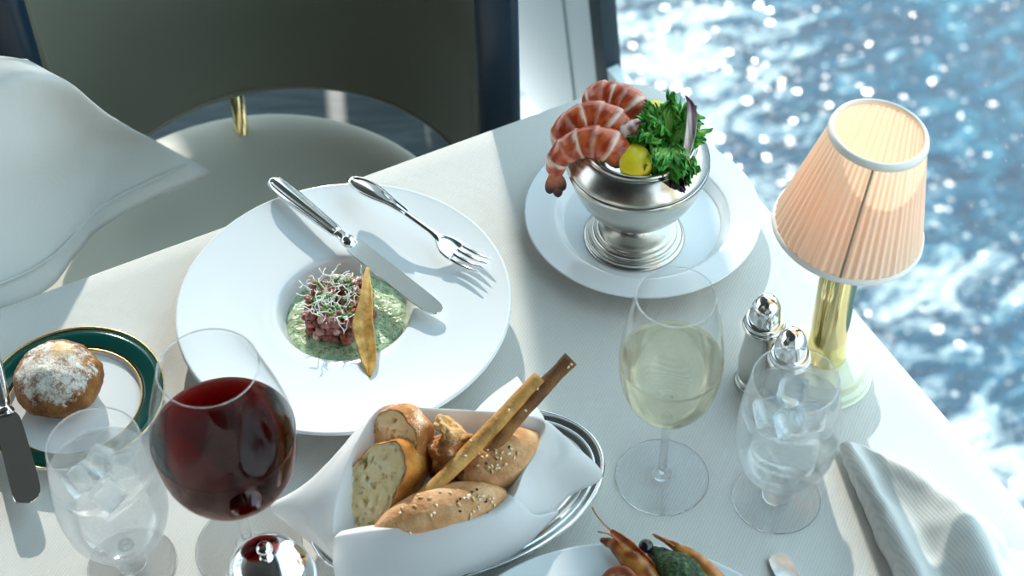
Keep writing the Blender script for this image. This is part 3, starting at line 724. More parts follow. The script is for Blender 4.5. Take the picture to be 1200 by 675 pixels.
# lemon wedges
M['lemon'] = simple('lemon_peel', 'f3d92c', .35, nscale=100, namt=.08, bscale=700, bstr=.25, bdist=.0004)
M['lemon_flesh'] = simple('lemon_flesh', 'e9e2a4', .25, nscale=200, namt=.2)
def lemon(c, R_, rot, label, span=1.25, ln=1.35):
    th = thing('lemon_wedge', c, label, 'lemon', rot=rot)
    bm = bmesh.new(); rows = []
    for i in range(17):
        u = i/16; x = (u-.5)*2*R_*ln; r = R_*math.sqrt(max(.0, 1-(2*u-1)**2))**1.0
        rows.append([bm.verts.new((x, r*math.sin(-span/2+span*j/12), r*math.cos(-span/2+span*j/12))) for j in range(13)])
    for a, b in zip(rows, rows[1:]):
        for j in range(12): bm.faces.new((a[j], a[j+1], b[j+1], b[j]))
    bmesh.ops.remove_doubles(bm, verts=bm.verts, dist=1e-5); obj('peel', bm, 'lemon', th)
    bm = bmesh.new()
    for s in (-1, 1):
        e = []
        for i in range(17):
            u = i/16; x = (u-.5)*2*R_*ln*.985; r = R_*.985*math.sqrt(max(0, 1-(2*u-1)**2)); e.append(bm.verts.new((x, r*math.sin(s*span/2), r*math.cos(s*span/2))))
        for a, b in zip(e, e[1:]):
            pa = bm.verts.new((a.co.x, 0, 0)); pb = bm.verts.new((b.co.x, 0, 0)); bm.faces.new((a, b, pb, pa))
    bmesh.ops.remove_doubles(bm, verts=bm.verts, dist=1e-5); obj('flesh', bm, 'lemon_flesh', th); return th
A_ = G(743, 192, .1240); lemon(A_, .0185, frame((0, 0, 0), U*.95+R*(-.05)-F*.12, -F+R*.05+Vector((0, 0, -.25))), 'yellow lemon wedge standing at the front of the shrimp bowl', 1.75, .98)
A_ = G(769, 138, .122); lemon(A_, .015, frame((0, 0, 0), R*.9-U*.45, Vector((.3, .2, .9))), 'pale lemon wedge half hidden behind the curly lettuce', 1.3, 1.2)
# lettuce
M['lettuce'] = attr_mat('curly_lettuce', .4, 120, .4, .001, 160, .3, sss=.25)
M['purple'] = attr_mat('radicchio', .35, 200, .3, .0006, 200, .15)
def leaf_bm(base, d, up, length, width, ruff, seed, nu=36, nv=50, freq=13):
    d = Vector(d).normalized(); up = Vector(up); up = (up-d*up.dot(d)).normalized(); s = d.cross(up)
    bm = bmesh.new(); rows = []
    L = bm.verts.layers.float_color.new('col')
    for i in range(nu):
        u = i/(nu-1); w_ = width*math.sin(PI*min(.98, u*.75+.12))**.8
        row = []
        for j in range(nv):
            v = j/(nv-1)*2-1; e = max(abs(v), sstep(.55, 1, u))
            wv = ruff*e**1.6*(math.sin(freq*v*2.2+u*9+seed)+.6*math.sin(u*17+v*5+seed*2.1))
            ed = 1+.05*math.sin(j*1.1+i*.9+seed)*e
            p = Vector(base)+d*(length*u*(1-.18*v*v)*ed)+s*(w_*v*ed)+up*(wv - .35*length*u*u + .25*width*v*v)
            p += s*ruff*.8*e*math.sin(u*19+v*8+seed) + d*ruff*.5*e*math.sin(v*23+u*6+seed)
            vt = bm.verts.new(p); g = sstep(.2, 1, e)
            vt[L] = (*lerp(lin('b9e07e')[:3], lin('4fa63f')[:3], min(1, .15+.85*g)), 1); row.append(vt)
        rows.append(row)
    for a, b in zip(rows, rows[1:]):
        for j in range(nv-1): bm.faces.new((a[j], a[j+1], b[j+1], b[j]))
    return bm
lb = G(776, 172, .118); let = thing('lettuce', lb, 'bunch of bright green curly lettuce standing in the silver bowl', 'lettuce')
rn = random.Random(5)
tips = [(735, 172, .135), (745, 150, .148), (757, 140, .158), (768, 128, .160), (779, 127, .166), (790, 140, .158), (797, 135, .15), (803, 155, .142), (806, 188, .130), (795, 195, .128), (778, 190, .138), (760, 185, .136), (770, 160, .165), (783, 165, .162), (765, 200, .123), (748, 178, .14)]
tips += [(x+rn.uniform(-9, 9), y+rn.uniform(-9, 9), h-.006) for x, y, h in tips[:12]]
for k, (x, y, h) in enumerate(tips):
    x, y, h = 780+(x-774)*.80, 166+(y-164)*.84, .130+(h-.130)*.85; tip = G(x, y, h); base = lb+Vector((rn.uniform(-.006, .006), rn.uniform(-.006, .006), -.008)); d = tip-base
    b2 = leaf_bm(base+d*.12, d, Vector((0, 0, 1))-F*.4+Vector((rn.uniform(-.4, .4), rn.uniform(-.4, .4), 0)), d.length*1.02, .0112, .0038, k*1.7)
    obj('leaf', to_local(b2, let), 'lettuce', let)
# dark leaf at the lip, green stray leaf, radicchio
b2 = leaf_bm(G(768, 200, .118), G(788, 205, .126)-G(766, 199, .120), (0, 0, 1), .028, .010, .004, 3.3)
for v in b2.verts: v[b2.verts.layers.float_color['col']] = (.022, .010, .020, 1)
props(obj('dark_leaf', b2, 'purple'), 'dark purple ruffled leaf under the lettuce at the bowl lip', 'leaf')
b2 = leaf_bm(G(800, 163, .118), G(821, 150, .128)-G(800, 163, .118), (0, 0, 1), .026, .004, .0006, 1.3)
props(obj('green_leaf', b2, 'lettuce'), 'small flat green leaf poking out past the purple radicchio', 'leaf')
ra, rb = G(802, 188, .126), G(807, 112, .186); rd = rb-ra
rows = []
for u, l_, r_, bend in ((0, .0035, .0035, 0), (.2, .0042, .0038, .002), (.45, .0047, .0047, .0035), (.7, .004, .005, .003), (.88, .0022, .0036, .001), (1, .0004, .0008, -.003)):
    q = ra+rd*u+R*bend; rows.append([q+R*(-l_+(l_+r_)*j/4)-F*(.003*(abs(j-2)/2)**2) for j in range(5)])
b2 = net(rows, 5, .0009); ax = rd.normalized()
def rcol(co):
    u = (co-ra).dot(ax)/rd.length; s = abs((co-ra-ax*(co-ra).dot(ax)).dot(R))/.006
    vein = abs(math.sin(s*5+u*6)); return lerp(lin('ecdfe8')[:3], lin('5e2a50')[:3], min(1, sstep(.65, 1, u)*.9+.45*sstep(.5, 1, s)*sstep(.1, .5, u)+.35*sstep(.6, .95, vein)))
vcol(b2, rcol); props(obj('radicchio_leaf', b2, 'purple'), 'upright purple and white radicchio leaf behind the lettuce', 'leaf')
# ================================================================== LAMP
lg = G(963, 436); LG = Vector((lg.x, lg.y, T))
lamp = thing('table_lamp', LG, 'brass table lamp with pleated cream shade by the window', 'lamp')
obj('base', lathe(sm([(0, 0), (.0395, 0), (.0405, .002), (.0405, .007), (.0395, .0085), (.0375, .0095), (.0375, .011), (.0375, .018), (.0365, .0215), (.0335, .0232), (0, .024)], 5), 96), 'cream_base', lamp)
obj('column', lathe(sm([(0, .0235), (.0162, .0235), (.0162, .03), (.0158, .06), (.0156, .150), (.0156, .168), (.013, .170), (0, .170)], 4), 64), 'brass', lamp)
obj('socket', lathe([(0, .169), (.0085, .169), (.0085, .19), (0, .191)], 24), 'brass', lamp)
def emis(name, c, s):
    n = NT(name); e = n.n('ShaderNodeEmission'); e.inputs['Color'].default_value = lin(c); e.inputs['Strength'].default_value = s; n.surf(e.outputs[0]); return n.m
obj('bulb', ball((0, 0, .212), .016, .016, .022, 3), emis('warm_bulb', 'ff9a60', 2.2), lamp)
n = NT('pleated_shade'); co = n.co()
d = n.n('ShaderNodeBsdfDiffuse'); d.inputs['Color'].default_value = lin('f3e9d6'); t = n.n('ShaderNodeBsdfTranslucent'); t.inputs['Color'].default_value = lin('ffdab8')
m = n.n('ShaderNodeMixShader'); m.inputs[0].default_value = .42; n.l(d.outputs[0], m.inputs[1]); n.l(t.outputs[0], m.inputs[2]); n.surf(m.outputs[0]); M['shade'] = n.m
M['trim'] = simple('shade_trim', 'f0ece2', .6)
piv = Vector((.0, 0, .178))
sh_rot = Matrix.Translation(piv) @ Matrix.Rotation(math.radians(6), 4, 'Y') @ Matrix.Translation(-piv)
zb, zt, rb_, rt_ = .176, .2795, .0585, .0352
rip = lambda a, z: 1+.015*math.sin(a*56)+.007*math.sin(a*23+1)
bm = lathe([(rb_+(rt_-rb_)*i/8, zb+(zt-zb)*i/8) for i in range(9)], 592, ripple=rip); bmesh.ops.transform(bm, matrix=sh_rot, verts=bm.verts)
shd = obj('shade', bm, 'shade', lamp)
for r, z, w_ in ((rb_+.0004, zb, .0045), (rt_+.0004, zt, .0048)):
    sl = (rt_-rb_)/(zt-zb); s = 1 if z == zt else -1
    bm = lathe([(r+.0012, z-w_*.0), (r+.0016+(-s*w_)*sl, z-s*w_), (r-.0008+(-s*w_)*sl, z-s*w_), (r-.0018, z), (r-.0004, z+s*.0012)], 96, close=True)
    bmesh.ops.transform(bm, matrix=sh_rot, verts=bm.verts); obj('trim_band', bm, 'trim', shd)
an = -PI/2-.26
pt = lambda u, o: Vector(((rb_+(rt_-rb_)*u+o)*math.cos(an), (rb_+(rt_-rb_)*u+o)*math.sin(an), zb+(zt-zb)*u))
bm = tube([pt(.03, .0008), pt(.5, .0008), pt(.97, .0008)], [.0010]*3, 6); bmesh.ops.transform(bm, matrix=sh_rot, verts=bm.verts); obj('wire_shadow', bm, simple('wire_shadow_grey', '9c9484', .6), shd)  # grey strip drawn as the shadow of the frame wire inside
for k in range(3):
    a = 2*PI*k/3+.5; u = .55; rr = rb_+(rt_-rb_)*u-.001
    bm = tube([(0.006*math.cos(a), .006*math.sin(a), .186), (rr*math.cos(a), rr*math.sin(a), zb+(zt-zb)*u)], .0009, 6); bmesh.ops.transform(bm, matrix=sh_rot, verts=bm.verts)
    obj('shade_arm', bm, 'brass', lamp)
# ================================================================== SHAKERS
def shaker(px, py, label, nh, rz):
    g = G(px, py); s = thing('condiment_shaker', (g.x, g.y, T), label, 'shaker', 'silver shakers beside the lamp')
    obj('body', lathe(sm([(0, 0), (.0175, 0), (.0187, .0015), (.0182, .004), (.0168, .0052), (.0176, .0068), (.0168, .009), (.0158, .011), (.0168, .017), (.0174, .025), (.0168, .036), (.0150, .050), (.0142, .062), (.0148, .070), (.0162, .0735), (0, .074)], 4), 64), 'silver_worn', s)
    obj('collar', lathe(sm([(0, .073), (.0165, .0735), (.0173, .0755), (.0168, .0768), (.0158, .0772), (.0163, .0785), (.0160, .0805), (.0145, .0815), (0, .082)], 4), 64), 'silver', s)
    cap = obj('cap', lathe(sm([(.0132, .081), (.0134, .083), (.0128, .091), (.0110, .099), (.0072, .1052), (.003, .1078), (0, .1082)], 4), 48), 'silver', s)
    for k in range(nh):
        a = 2*PI*k/nh+rz; r = .0052; d = Vector((r*math.cos(a), r*math.sin(a), .1066))
        obj('hole', lathe([(0, 0), (.0008, 0), (.0008, .0003), (0, .0004)], 10), 'dark_hole', cap).location = d
    return s
shaker(886, 447, 'silver shaker standing left of its twin beside the lamp', 3, .3)
shaker(914.5, 486, 'silver shaker half hidden behind the right water glass', 5, .2)
# ================================================================== GLASSES
def thin_bowl(prof, th=.0009):
    o = sm(prof, 5); inn = [(max(.0005, r-th), z+(th*1.6 if i < 5 else 0)) for i, (r, z) in enumerate(o)]
    rim_ = [(o[-1][0]-th*.15, o[-1][1]+th*.45), (o[-1][0]-th*.85, o[-1][1]+th*.45)]
    return [(0, o[0][1])]+o+rim_+inn[::-1]+[(0, inn[0][1])]
def inner_at(prof, z):
    o = sm(prof, 8)
    for (r0, z0), (r1, z1) in zip(o, o[1:]):
        if z0 <= z <= z1: return r0+(r1-r0)*(z-z0)/max(1e-9, z1-z0)
    return o[-1][0]
def wine_glass(px, py, prof, base_r, stem_r, label, grp, zs, mat='glass', name='wine_glass'):
    g = G(px, py); g = Vector((g.x, g.y, T)); th = thing(name, g, label, 'glass', grp)
    zb_ = prof[0][1]
    bo = obj('bowl', lathe(thin_bowl(prof), 96), mat, th)
    rr_, rz_ = sm(prof, 5)[-1]
    obj('rim', lathe([(rr_-.0005+.00055*math.cos(2*PI*j/8), rz_+.0004+.00055*math.sin(2*PI*j/8)) for j in range(8)], 96, close=True), 'rim_glass', bo)
    obj('stem', lathe(sm([(0, .0045), (stem_r*2.3, .0048), (stem_r*1.55, .0085), (stem_r*1.05, .0135), (stem_r, .5*zb_+.004), (stem_r*1.05, zb_-.006), (prof[0][0]*1.02, zb_+.0006), (0, zb_+.0008)], 5), 32), 'stem_glass', th)
    obj('base', lathe(sm([(0, .0006), (base_r*.93, .0004), (base_r, .0012), (base_r, .0021), (base_r*.9, .0024), (base_r*.4, .0034), (base_r*.18, .0046), (0, .0048)], 4), 96), 'stem_glass', th)
    return g
def liquid(g, prof, level, mat, name, label, cat, inset=.0006):
    z0 = prof[0][1]+.003; zs = [z0+(level-z0)*(i/18)**1.4 for i in range(19)]
    pr = [(0, z0)]+[(max(.001, inner_at(prof, z)-inset), z) for z in zs]
    r = pr[-1][0]; pr += [(r+.0005, level+.0005), (r-.002, level+.0001), (r*.5, level), (0, level)]
    return props(put(obj(name, lathe(pr, 96), mat), g), label, cat)
wp_ = [(.0045, .082), (.014, .0865), (.026, .0975), (.0350, .115), (.0393, .1416), (.0385, .165), (.0345, .195), (.0295, .2208)]
g = wine_glass(775.6, 559.6, wp_, .0376, .0034, 'tall stemmed glass of pale white wine in front of the shrimp plate', 'stemmed wine glasses', 0)
liquid(g, wp_, .1500, 'white_wine', 'white_wine', 'pale yellow white wine inside the tall stemmed glass', 'wine')
rp = [(.006, .0735), (.020, .0775), (.036, .0885), (.0485, .109), (.0532, .136), (.0528, .156), (.0487, .178), (.0422, .202), (.0361, .2233)]
g = wine_glass(292, 641, rp, .0416, .0042, 'large round stemmed glass of dark red wine by the dinner plate', 'stemmed wine glasses', 0)
liquid(g, rp, .1475, 'red_wine', 'red_wine', 'dark red wine filling the large round glass', 'wine')
cp = [(.006, .0285), (.017, .0325), (.030, .045), (.0377, .065), (.0398, .089), (.0386, .111), (.0354, .135), (.0327, .1513)]
def water_glass(px, py, k, label, where, seed):
    prof = [(r*k, z*k) for r, z in cp]
    g = wine_glass(px, py, prof, .0349*(1 if k < 1.02 else .995), .0052, label, 'short stemmed water glasses', 0, 'frost_glass', 'water_glass')
    lv = .1235*k
    liquid(g, prof, lv, 'water', 'water', 'clear iced water inside the short glass '+where, 'water')
    rn = random.Random(seed)
    for k_ in range(4):
        a = 2*PI*k_/4+seed*.7; r = .0155*k
        bm = box(bmesh.new(), (0, 0, 0), (.019, .021, .018), bev=.003)
        bmesh.ops.subdivide_edges(bm, edges=list(bm.edges), cuts=1, use_grid_fill=True)
        for v in bm.verts: v.co += v.co.normalized()*.0012*noise.noise(v.co*120+Vector((k_, seed, 0)))
        q = Quaternion((rn.random()-.5, rn.random()-.5, rn.random()-.5), rn.uniform(.4, 1.4)); bmesh.ops.rotate(bm, verts=bm.verts, matrix=q.to_matrix())
        o = obj('ice_cube', bm, 'ice'); o.location = g+Vector((r*math.cos(a), r*math.sin(a), lv-.005-.009*(k_ % 2)))
        props(o, 'clear ice cube floating in the water glass '+where, 'ice cube', 'ice cubes in the water glass '+where)
water_glass(909.7, 583.8, 1.0, 'short stemmed glass of iced water in front of the shakers and lamp', 'in front of the shakers', 2)
water_glass(155.5, 663, 1.045, 'misted short glass of iced water in front of the bread roll', 'in front of the bread roll', 5)
# ================================================================== BREAD TRAY
TC2 = Vector((-.0470, .8081, T)); ta = math.atan2(.365, .931)
def oval(prof, a, b, seg=112, close=False):
    """ring profile (offset from the rim, z) swept round an oval a x b"""
    bm = bmesh.new(); rows = []
    for o, z in prof:
        if o is None: rows.append([bm.verts.new((0, 0, z))]); continue
        rows.append([bm.verts.new(((a+o)*math.cos(2*PI*i/seg), (b+o)*math.sin(2*PI*i/seg), z)) for i in range(seg)])
    pr = list(zip(rows, rows[1:]))
    for p, q in pr:
        for i in range(seg):
            j = (i+1) % seg
            if len(p) == 1: bm.faces.new((p[0], q[i], q[j]))
            elif len(q) == 1: bm.faces.new((p[i], p[j], q[0]))
            else: bm.faces.new((p[i], p[j], q[j], q[i]))
    return bm
tray = thing('oval_tray', TC2, 'oval silver tray with ridged rim under the bread napkin', 'tray', rot=Matrix.Rotation(ta, 3, 'Z'))
fl_prof = [(None, .004), (-.035, .004), (-.026, .0045), (-.019, .008), (-.015, .0125), (-.0135, .0137), (-.0125, .0135), (-.0105, .0150), (-.0085, .0143), (-.0065, .0160), (-.0045, .0155), (-.003, .0172), (-.001, .0178), (.0004, .0170), (0, .0158), (-.012, .0115), (-.019, .005), (-.027, .0005), (-.03, .0002), (-.034, .002), (None, .002)]
obj('body', oval(fl_prof, .1235, .0775), 'pewter', tray)
for o_, z, r in ((-.0015, .0178, .0015), (-.0085, .0152, .0011)):
    bm = tube([((.1235+o_)*math.cos(2*PI*i/120), (.0775+o_)*math.sin(2*PI*i/120), z) for i in range(121)], r, 8, cap=False); bmesh.ops.remove_doubles(bm, verts=bm.verts, dist=1e-6); obj('rim_bead', bm, 'silver', tray)
# napkin folded round the bread
rim = [(398, 640, .036), (430, 634, .044), (480, 626, .050), (530, 621, .050), (575, 609, .052), (601, 583, .060), (613, 553, .064), (629, 525, .068), (636, 496, .072), (602, 486, .077), (550, 482, .080), (500, 479, .080), (450, 477, .080), (422, 515, .070), (403, 565, .057), (393, 612, .044)]
out = [(394, 662, .013), (420, 690, .012), (470, 696, .012), (530, 678, .012), (585, 655, .014), (628, 626, .017), (664, 584, .021), (706, 556, .032), (655, 512, .055), (622, 520, .022), (560, 520, .014), (490, 520, .014), (420, 530, .018), (376, 566, .026), (318, 591, .030), (340, 617, .016)]
RM = [G(*p) for p in rim]; OT = [G(*p) for p in out]; cc = sum(RM, Vector())/len(RM); cc.z = T+.018
up_ = Vector((0, 0, 1))
mid = []
for i, (r, o) in enumerate(zip(RM, OT)):
    m = r.lerp(o, .5); m += (o-cc).normalized()*.004 + up_*(.003+.004*math.sin(i*2.1)); mid.append(m)
m2 = [r.lerp(o, .25) + (o-cc).normalized()*.003 + up_*.002 for r, o in zip(RM, OT)]
near = [r + (o-r)*.09 + up_*.003 for r, o in zip(RM, OT)]
inn1 = [r.lerp(Vector((cc.x, cc.y, r.z)), .10) - up_*.010 for r in RM]
inn2 = [r.lerp(Vector((cc.x, cc.y, T+.026)), .35) for r in RM]
for p in inn2: p.z = T+.026
inn3 = [r.lerp(cc, .7) for r in RM]
for p in inn3: p.z = T+.016
bm = net([OT, mid, m2, near, RM, inn1, inn2, inn3], 7, .0011, closed_v=True, amp=.0006, freq=30)
nk = props(obj('bread_napkin', bm, 'napkin'), 'white napkin folded into a nest round the bread on the oval tray', 'napkin')
fp_ = [[(400, 622, .040), (432, 616, .046), (482, 611, .051), (530, 607, .051), (572, 596, .052), (594, 578, .054)],
       [(394, 627, .049), (430, 621, .055), (480, 616, .060), (530, 612, .060), (576, 601, .060), (601, 582, .062)],
       [(391, 634, .047), (428, 629, .053), (480, 624, .058), (532, 620, .058), (582, 608, .058), (609, 588, .060)],
       [(390, 660, .030), (425, 662, .035), (478, 660, .039), (536, 650, .040), (594, 630, .040), (628, 604, .044)],
       [(396, 690, .013), (430, 702, .012), (482, 700, .012), (548, 680, .013), (610, 645, .017), (655, 600, .026)]]
obj('front_fold', net([[G(*p) for p in r] for r in fp_], 8, .0016), 'napkin', nk)
fr = [[(540, 500, .030), (572, 466, .038), (606, 441, .044)], [(565, 510, .040), (595, 475, .050), (614, 452, .050)], [(600, 520, .050), (622, 496, .062), (630, 478, .058)], [(632, 520, .050), (640, 502, .060), (637, 488, .058)]]
obj('folded_corner', net([[G(*p) for p in r] for r in fr], 6, .0016), 'napkin', nk)
# breads
n = NT('crumb'); co = n.co(); f = n.noise(co, 70, 5, .6)
v = n.n('ShaderNodeTexVoronoi'); v.inputs['Scale'].default_value = 150; v.inputs['Randomness'].default_value = 1
mpn = n.n('ShaderNodeVectorMath'); mpn.operation = 'ADD'; nz = n.n('ShaderNodeTexNoise'); nz.inputs['Scale'].default_value = 60; n.l(co, nz.inputs['Vector'])
sc_ = n.n('ShaderNodeVectorMath'); sc_.operation = 'SCALE'; sc_.inputs['Scale'].default_value = .014; n.l(nz.outputs['Color'], sc_.inputs[0]); n.l(co, mpn.inputs[0]); n.l(sc_.outputs[0], mpn.inputs[1]); n.l(mpn.outputs[0], v.inputs['Vector'])
hole = n.ramp(v.outputs['Distance'], [(.14, (0, 0, 0)), (.34, (1, 1, 1))])
c = n.ramp(f, [(.3, 'f0d393'), (.55, 'fce6b4'), (.75, 'fff2d0')]); c = n.mixc(hole, lin('dcc084'), c)
nd = n.bsdf(c, .75, sss=.15); nb = n.bump(hole, .35, .002); n.l(n.bump(n.noise(co, 300, 5, .7), .5, .001, nb), nd.inputs['Normal']); M['crumb'] = n.m
def crust_mat(name, c1, c2, c3, flour, fs=45, thr=.56):
    n = NT(name); co = n.co(); f = n.noise(co, 55, 5, .6); c = n.ramp(f, [(.3, c1), (.5, c2), (.72, c3)])
    if flour:
        k = n.ramp(n.math('ADD', n.math('MULTIPLY', n.noise(co, fs, 5, .7), .7), n.math('MULTIPLY', n.noise(co, 900, 2), .3)), [(thr, (0, 0, 0)), (thr+.1, (1, 1, 1))]); c = n.mixc(n.math('MULTIPLY', k, flour), c, lin('ece4d6'))
    nd = n.bsdf(c, .62); n.l(n.bump(n.noise(co, 420, 3, .6), .5, .0012, n.bump(n.noise(co, 90, 4, .6), .5, .003)), nd.inputs['Normal']); return n.m
M['crust'] = crust_mat('baguette_crust', '86480f', 'c47c2c', 'e2a452', .35)
M['crust_flour'] = crust_mat('floury_crust', '8a4f1c', 'b8742f', 'dca258', .8, 60, .50)
M['torn'] = crust_mat('torn_golden_crumb', 'c98a40', 'e0b070', 'f0d6a4', .5, 60, .52)
M['seed_crust'] = crust_mat('roll_crust_golden', 'b07a48', 'cf9a68', 'e2ba8c', .0)
M['stick'] = crust_mat('breadstick_crust', '9a6a2c', 'c08c46', 'd6a862', .0)
M['stick_dark'] = crust_mat('brown_breadstick_crust', '5f3a1a', '7d5026', '9c6c38', .0)
def slice_bread(B, Tp, nrm, half, thick, label, crust, seed, face_dir=1):
    B = Vector(B); Tp = Vector(Tp); lg_ = (Tp-B); a = lg_.length/2; lg_.normalize()
    n_ = Vector(nrm); n_ = (n_-lg_*n_.dot(lg_)).normalized(); s = lg_.cross(n_)
    rot = Matrix((lg_, s, n_)).transposed(); th = thing('bread_slice', (B+Tp)/2, label, 'bread', rot=rot)
    seg = 56
    def out_(i, k=1.0):
        t = 2*PI*i/seg; e = 2.4
        x = a*abs(math.cos(t))**(2/e)*(1 if math.cos(t) > 0 else -1); y = half*abs(math.sin(t))**(2/e)*(1 if math.sin(t) > 0 else -1)
        w_ = 1+.05*math.sin(3*t+seed)+.03*math.sin(7*t+seed*2)
        return x*w_*k, y*w_*k
    bm = bmesh.new(); rows = []
    for z, k in ((-thick, .80), (-thick*.94, .93), (-thick*.7, 1.0), (-thick*.35, 1.02), (-.004, 1.0), (.0004, .985), (.0012, .965), (-.001, .945)):
        row = []
        for i in range(seg):
            x, y = out_(i, k); p = Vector((x, y, z)); p += Vector((x, y, 0)).normalized()*.0012*noise.fractal(p*90+Vector((seed, 0, 0)), .8, 2, 3); 
            p.z += .0014*noise.noise(p*180+Vector((0, seed, 0)))*(1 if z > -.005 else 0)
            row.append(bm.verts.new(p))
        rows.append(row)
    for p, q in zip(rows, rows[1:]):
        for i in range(seg): bm.faces.new((p[i], p[(i+1) % seg], q[(i+1) % seg], q[i]))
    bm.faces.new(rows[0][::-1]); obj('crust', bm, crust, th)
    bm = bmesh.new(); rows = []
    for r in range(30):
        k = (r/29)**.9*.955; row = []
        for i in range(seg):
            x, y = out_(i, k); p = Vector((x, y, 0)); h = .0008*noise.fractal(p*260+Vector((seed, 3, 0)), .9, 2, 4)
            c_ = noise.noise(p*130+Vector((5, seed, 1))); h -= .0050*sstep(.36, .62, c_)
            c2 = noise.noise(p*260+Vector((2, seed, 8))); h -= .0016*sstep(.3, .55, c2)
            p.z = h+.0004; row.append(bm.verts.new(p))
        rows.append(row)
    for p, q in zip(rows, rows[1:]):
        for i in range(seg): bm.faces.new((p[i], p[(i+1) % seg], q[(i+1) % seg], q[i]))
    bmesh.ops.remove_doubles(bm, verts=bm.verts, dist=1e-6); obj('crumb', bm, 'crumb', th); return th
slice_bread(G(403, 622, .024), G(467, 522, .088), (-.66, -.62, .42), .0245, .034, 'front bread slice with open airy crumb facing left', 'crust', 1.0)
slice_bread(G(456, 584, .030), G(468, 480, .096), (-.50, -.40, .70), .024, .022, 'floury bread slice standing behind the front slice', 'crust_flour', 4.0)
# torn chunk
ch = thing('bread_chunk', G(526, 532, .060), 'torn piece of crusty floury bread behind the breadsticks', 'bread')
def chunk(p, d): 
    if d.z > .35: p.z += .006*noise.noise(p*110)+.003*abs(noise.noise(p*240))
    return p
obj('crust', ball((0, 0, 0), .0185, .016, .032, 5, Matrix.Rotation(.5, 3, 'Y') @ Matrix.Rotation(.3, 3, 'X'), .0065, 42, seed=3, fn=chunk), 'crust_flour', ch)
obj('torn_crumb', ball((.003, .003, .022), .0165, .0125, .0065, 5, Matrix.Rotation(.9, 3, 'Y'), .0055, 62, seed=9), 'torn', ch)
# breadsticks
def stick(A, B, r, label, mat, seeds=0, seed=1, bow=.004):
    A, B = Vector(A), Vector(B); th = thing('breadstick', A, label, 'breadstick', rot=frame(A, B)); L_ = (B-A).length; rn = random.Random(seed)
    n_ = 40; pts = []; rad = []
    for i in range(n_+1):
        u = i/n_; pts.append((u*L_, .0012*math.sin(u*7+seed), bow*math.sin(PI*u)+.0008*math.sin(u*11+seed)))
        rad.append(r*(1+.06*noise.noise(Vector((u*6, seed, 0)))+.015*math.sin(u*40))*(.85+.15*min(1, u*8)))
    bm = tube(pts, rad, 18)
    for v in bm.verts: v.co += v.co.normalized()*0; 
    for v in bm.verts:
        q = Vector((v.co.x, 0, 0)); d = (v.co-q); 
        tw = math.atan2(d.z, d.y); v.co += d.normalized()*(.0004*math.sin(2*tw+v.co.x*90)+.0003*noise.noise(v.co*150))
    st = obj('stick', bm, mat, th)
    for k in range(seeds):
        u = rn.uniform(.35, .98); a = rn.uniform(.2, 2.6); ra = r*1.02
        c_ = Vector((u*L_, ra*math.cos(a), ra*math.sin(a)+bow*math.sin(PI*u)))
        obj('sesame_seed', ball(c_, .0016, .0010, .0006, 1, Matrix.Rotation(a-PI/2, 3, 'X') @ Matrix.Rotation(rn.random()*3, 3, 'Z')), 'sesame', th)
    return th
M['sesame'] = simple('sesame', 'efe0bd', .4); M['black_seed'] = simple('black_seed', '201c1a', .4); M['oat'] = simple('oat_flake', 'c9a878', .6)
stick(G(478, 606, .052), G(634, 444, .110), .0062, 'pale golden breadstick, the left of the long pair', 'stick', 3, 1)
stick(G(540, 566, .054), G(670, 421, .118), .0064, 'dark brown seeded breadstick, the right of the long pair', 'stick_dark', 9, 2)
stick(G(520, 585, .048), G(600, 500, .072), .0060, 'short brown breadstick under the two long ones', 'stick_dark', 3, 3, .001)
# seeded rolls
def seed_roll(c, rot, rx, ry, rz, label, spots, seed, nseed):
    th = thing('seeded_roll', c, label, 'bread roll', rot=rot)
    def fn(p, d):
        k = abs(d.x); p.y *= 1-.25*k**3; p.z *= 1-.2*k**3; return p
    ro = obj('crust', ball((0, 0, 0), rx, ry, rz, 5, None, .0006, 45, seed=seed, fn=fn), 'seed_crust', th); rn = random.Random(seed)
    for k in range(nseed):
        sx, sy, sr = spots[k % len(spots)]
        x = sx+rn.gauss(0, sr); y = sy+rn.gauss(0, sr*.7); q = (x/rx)**2+(y/ry)**2
        if q > .8: continue
        z = rz*math.sqrt(1-q)*(1-.2*abs(x/rx)**3)+.0006; kind = rn.random()
        nn = Vector((x/rx**2, y/ry**2, z/rz**2)).normalized(); rt = nn.to_track_quat('Z', 'Y').to_matrix() @ Matrix.Rotation(rn.random()*6, 3, 'Z')
        nm, mt, s = ('sesame_seed', 'sesame', 1) if kind < .62 else (('black_seed', 'black_seed', .9) if kind < .82 else ('oat_flake', 'oat', 1.5))
        obj(nm, ball((x, y, z), .0016*s, .0010*s, .0006, 1, rt), mt, th)
    return th
fa, fb = G(436, 624, .048), G(596, 577, .056)
seed_roll((fa+fb)/2, frame(fa, fb, (-.1, -.55, .85)), .0535, .0205, .021, 'long seeded bread roll at the front of the napkin', [(.022, .002, .010), (.03, -.004, .008), (-.01, .008, .02)], 4, 46)
fa, fb = G(548, 562, .052), G(623, 518, .060)
seed_roll((fa+fb)/2, frame(fa, fb, (0, -.4, .9)), .039, .0235, .023, 'round seeded bread roll half hidden behind the breadsticks', [(-.002, -.004, .008), (-.008, .002, .008)], 8, 34)
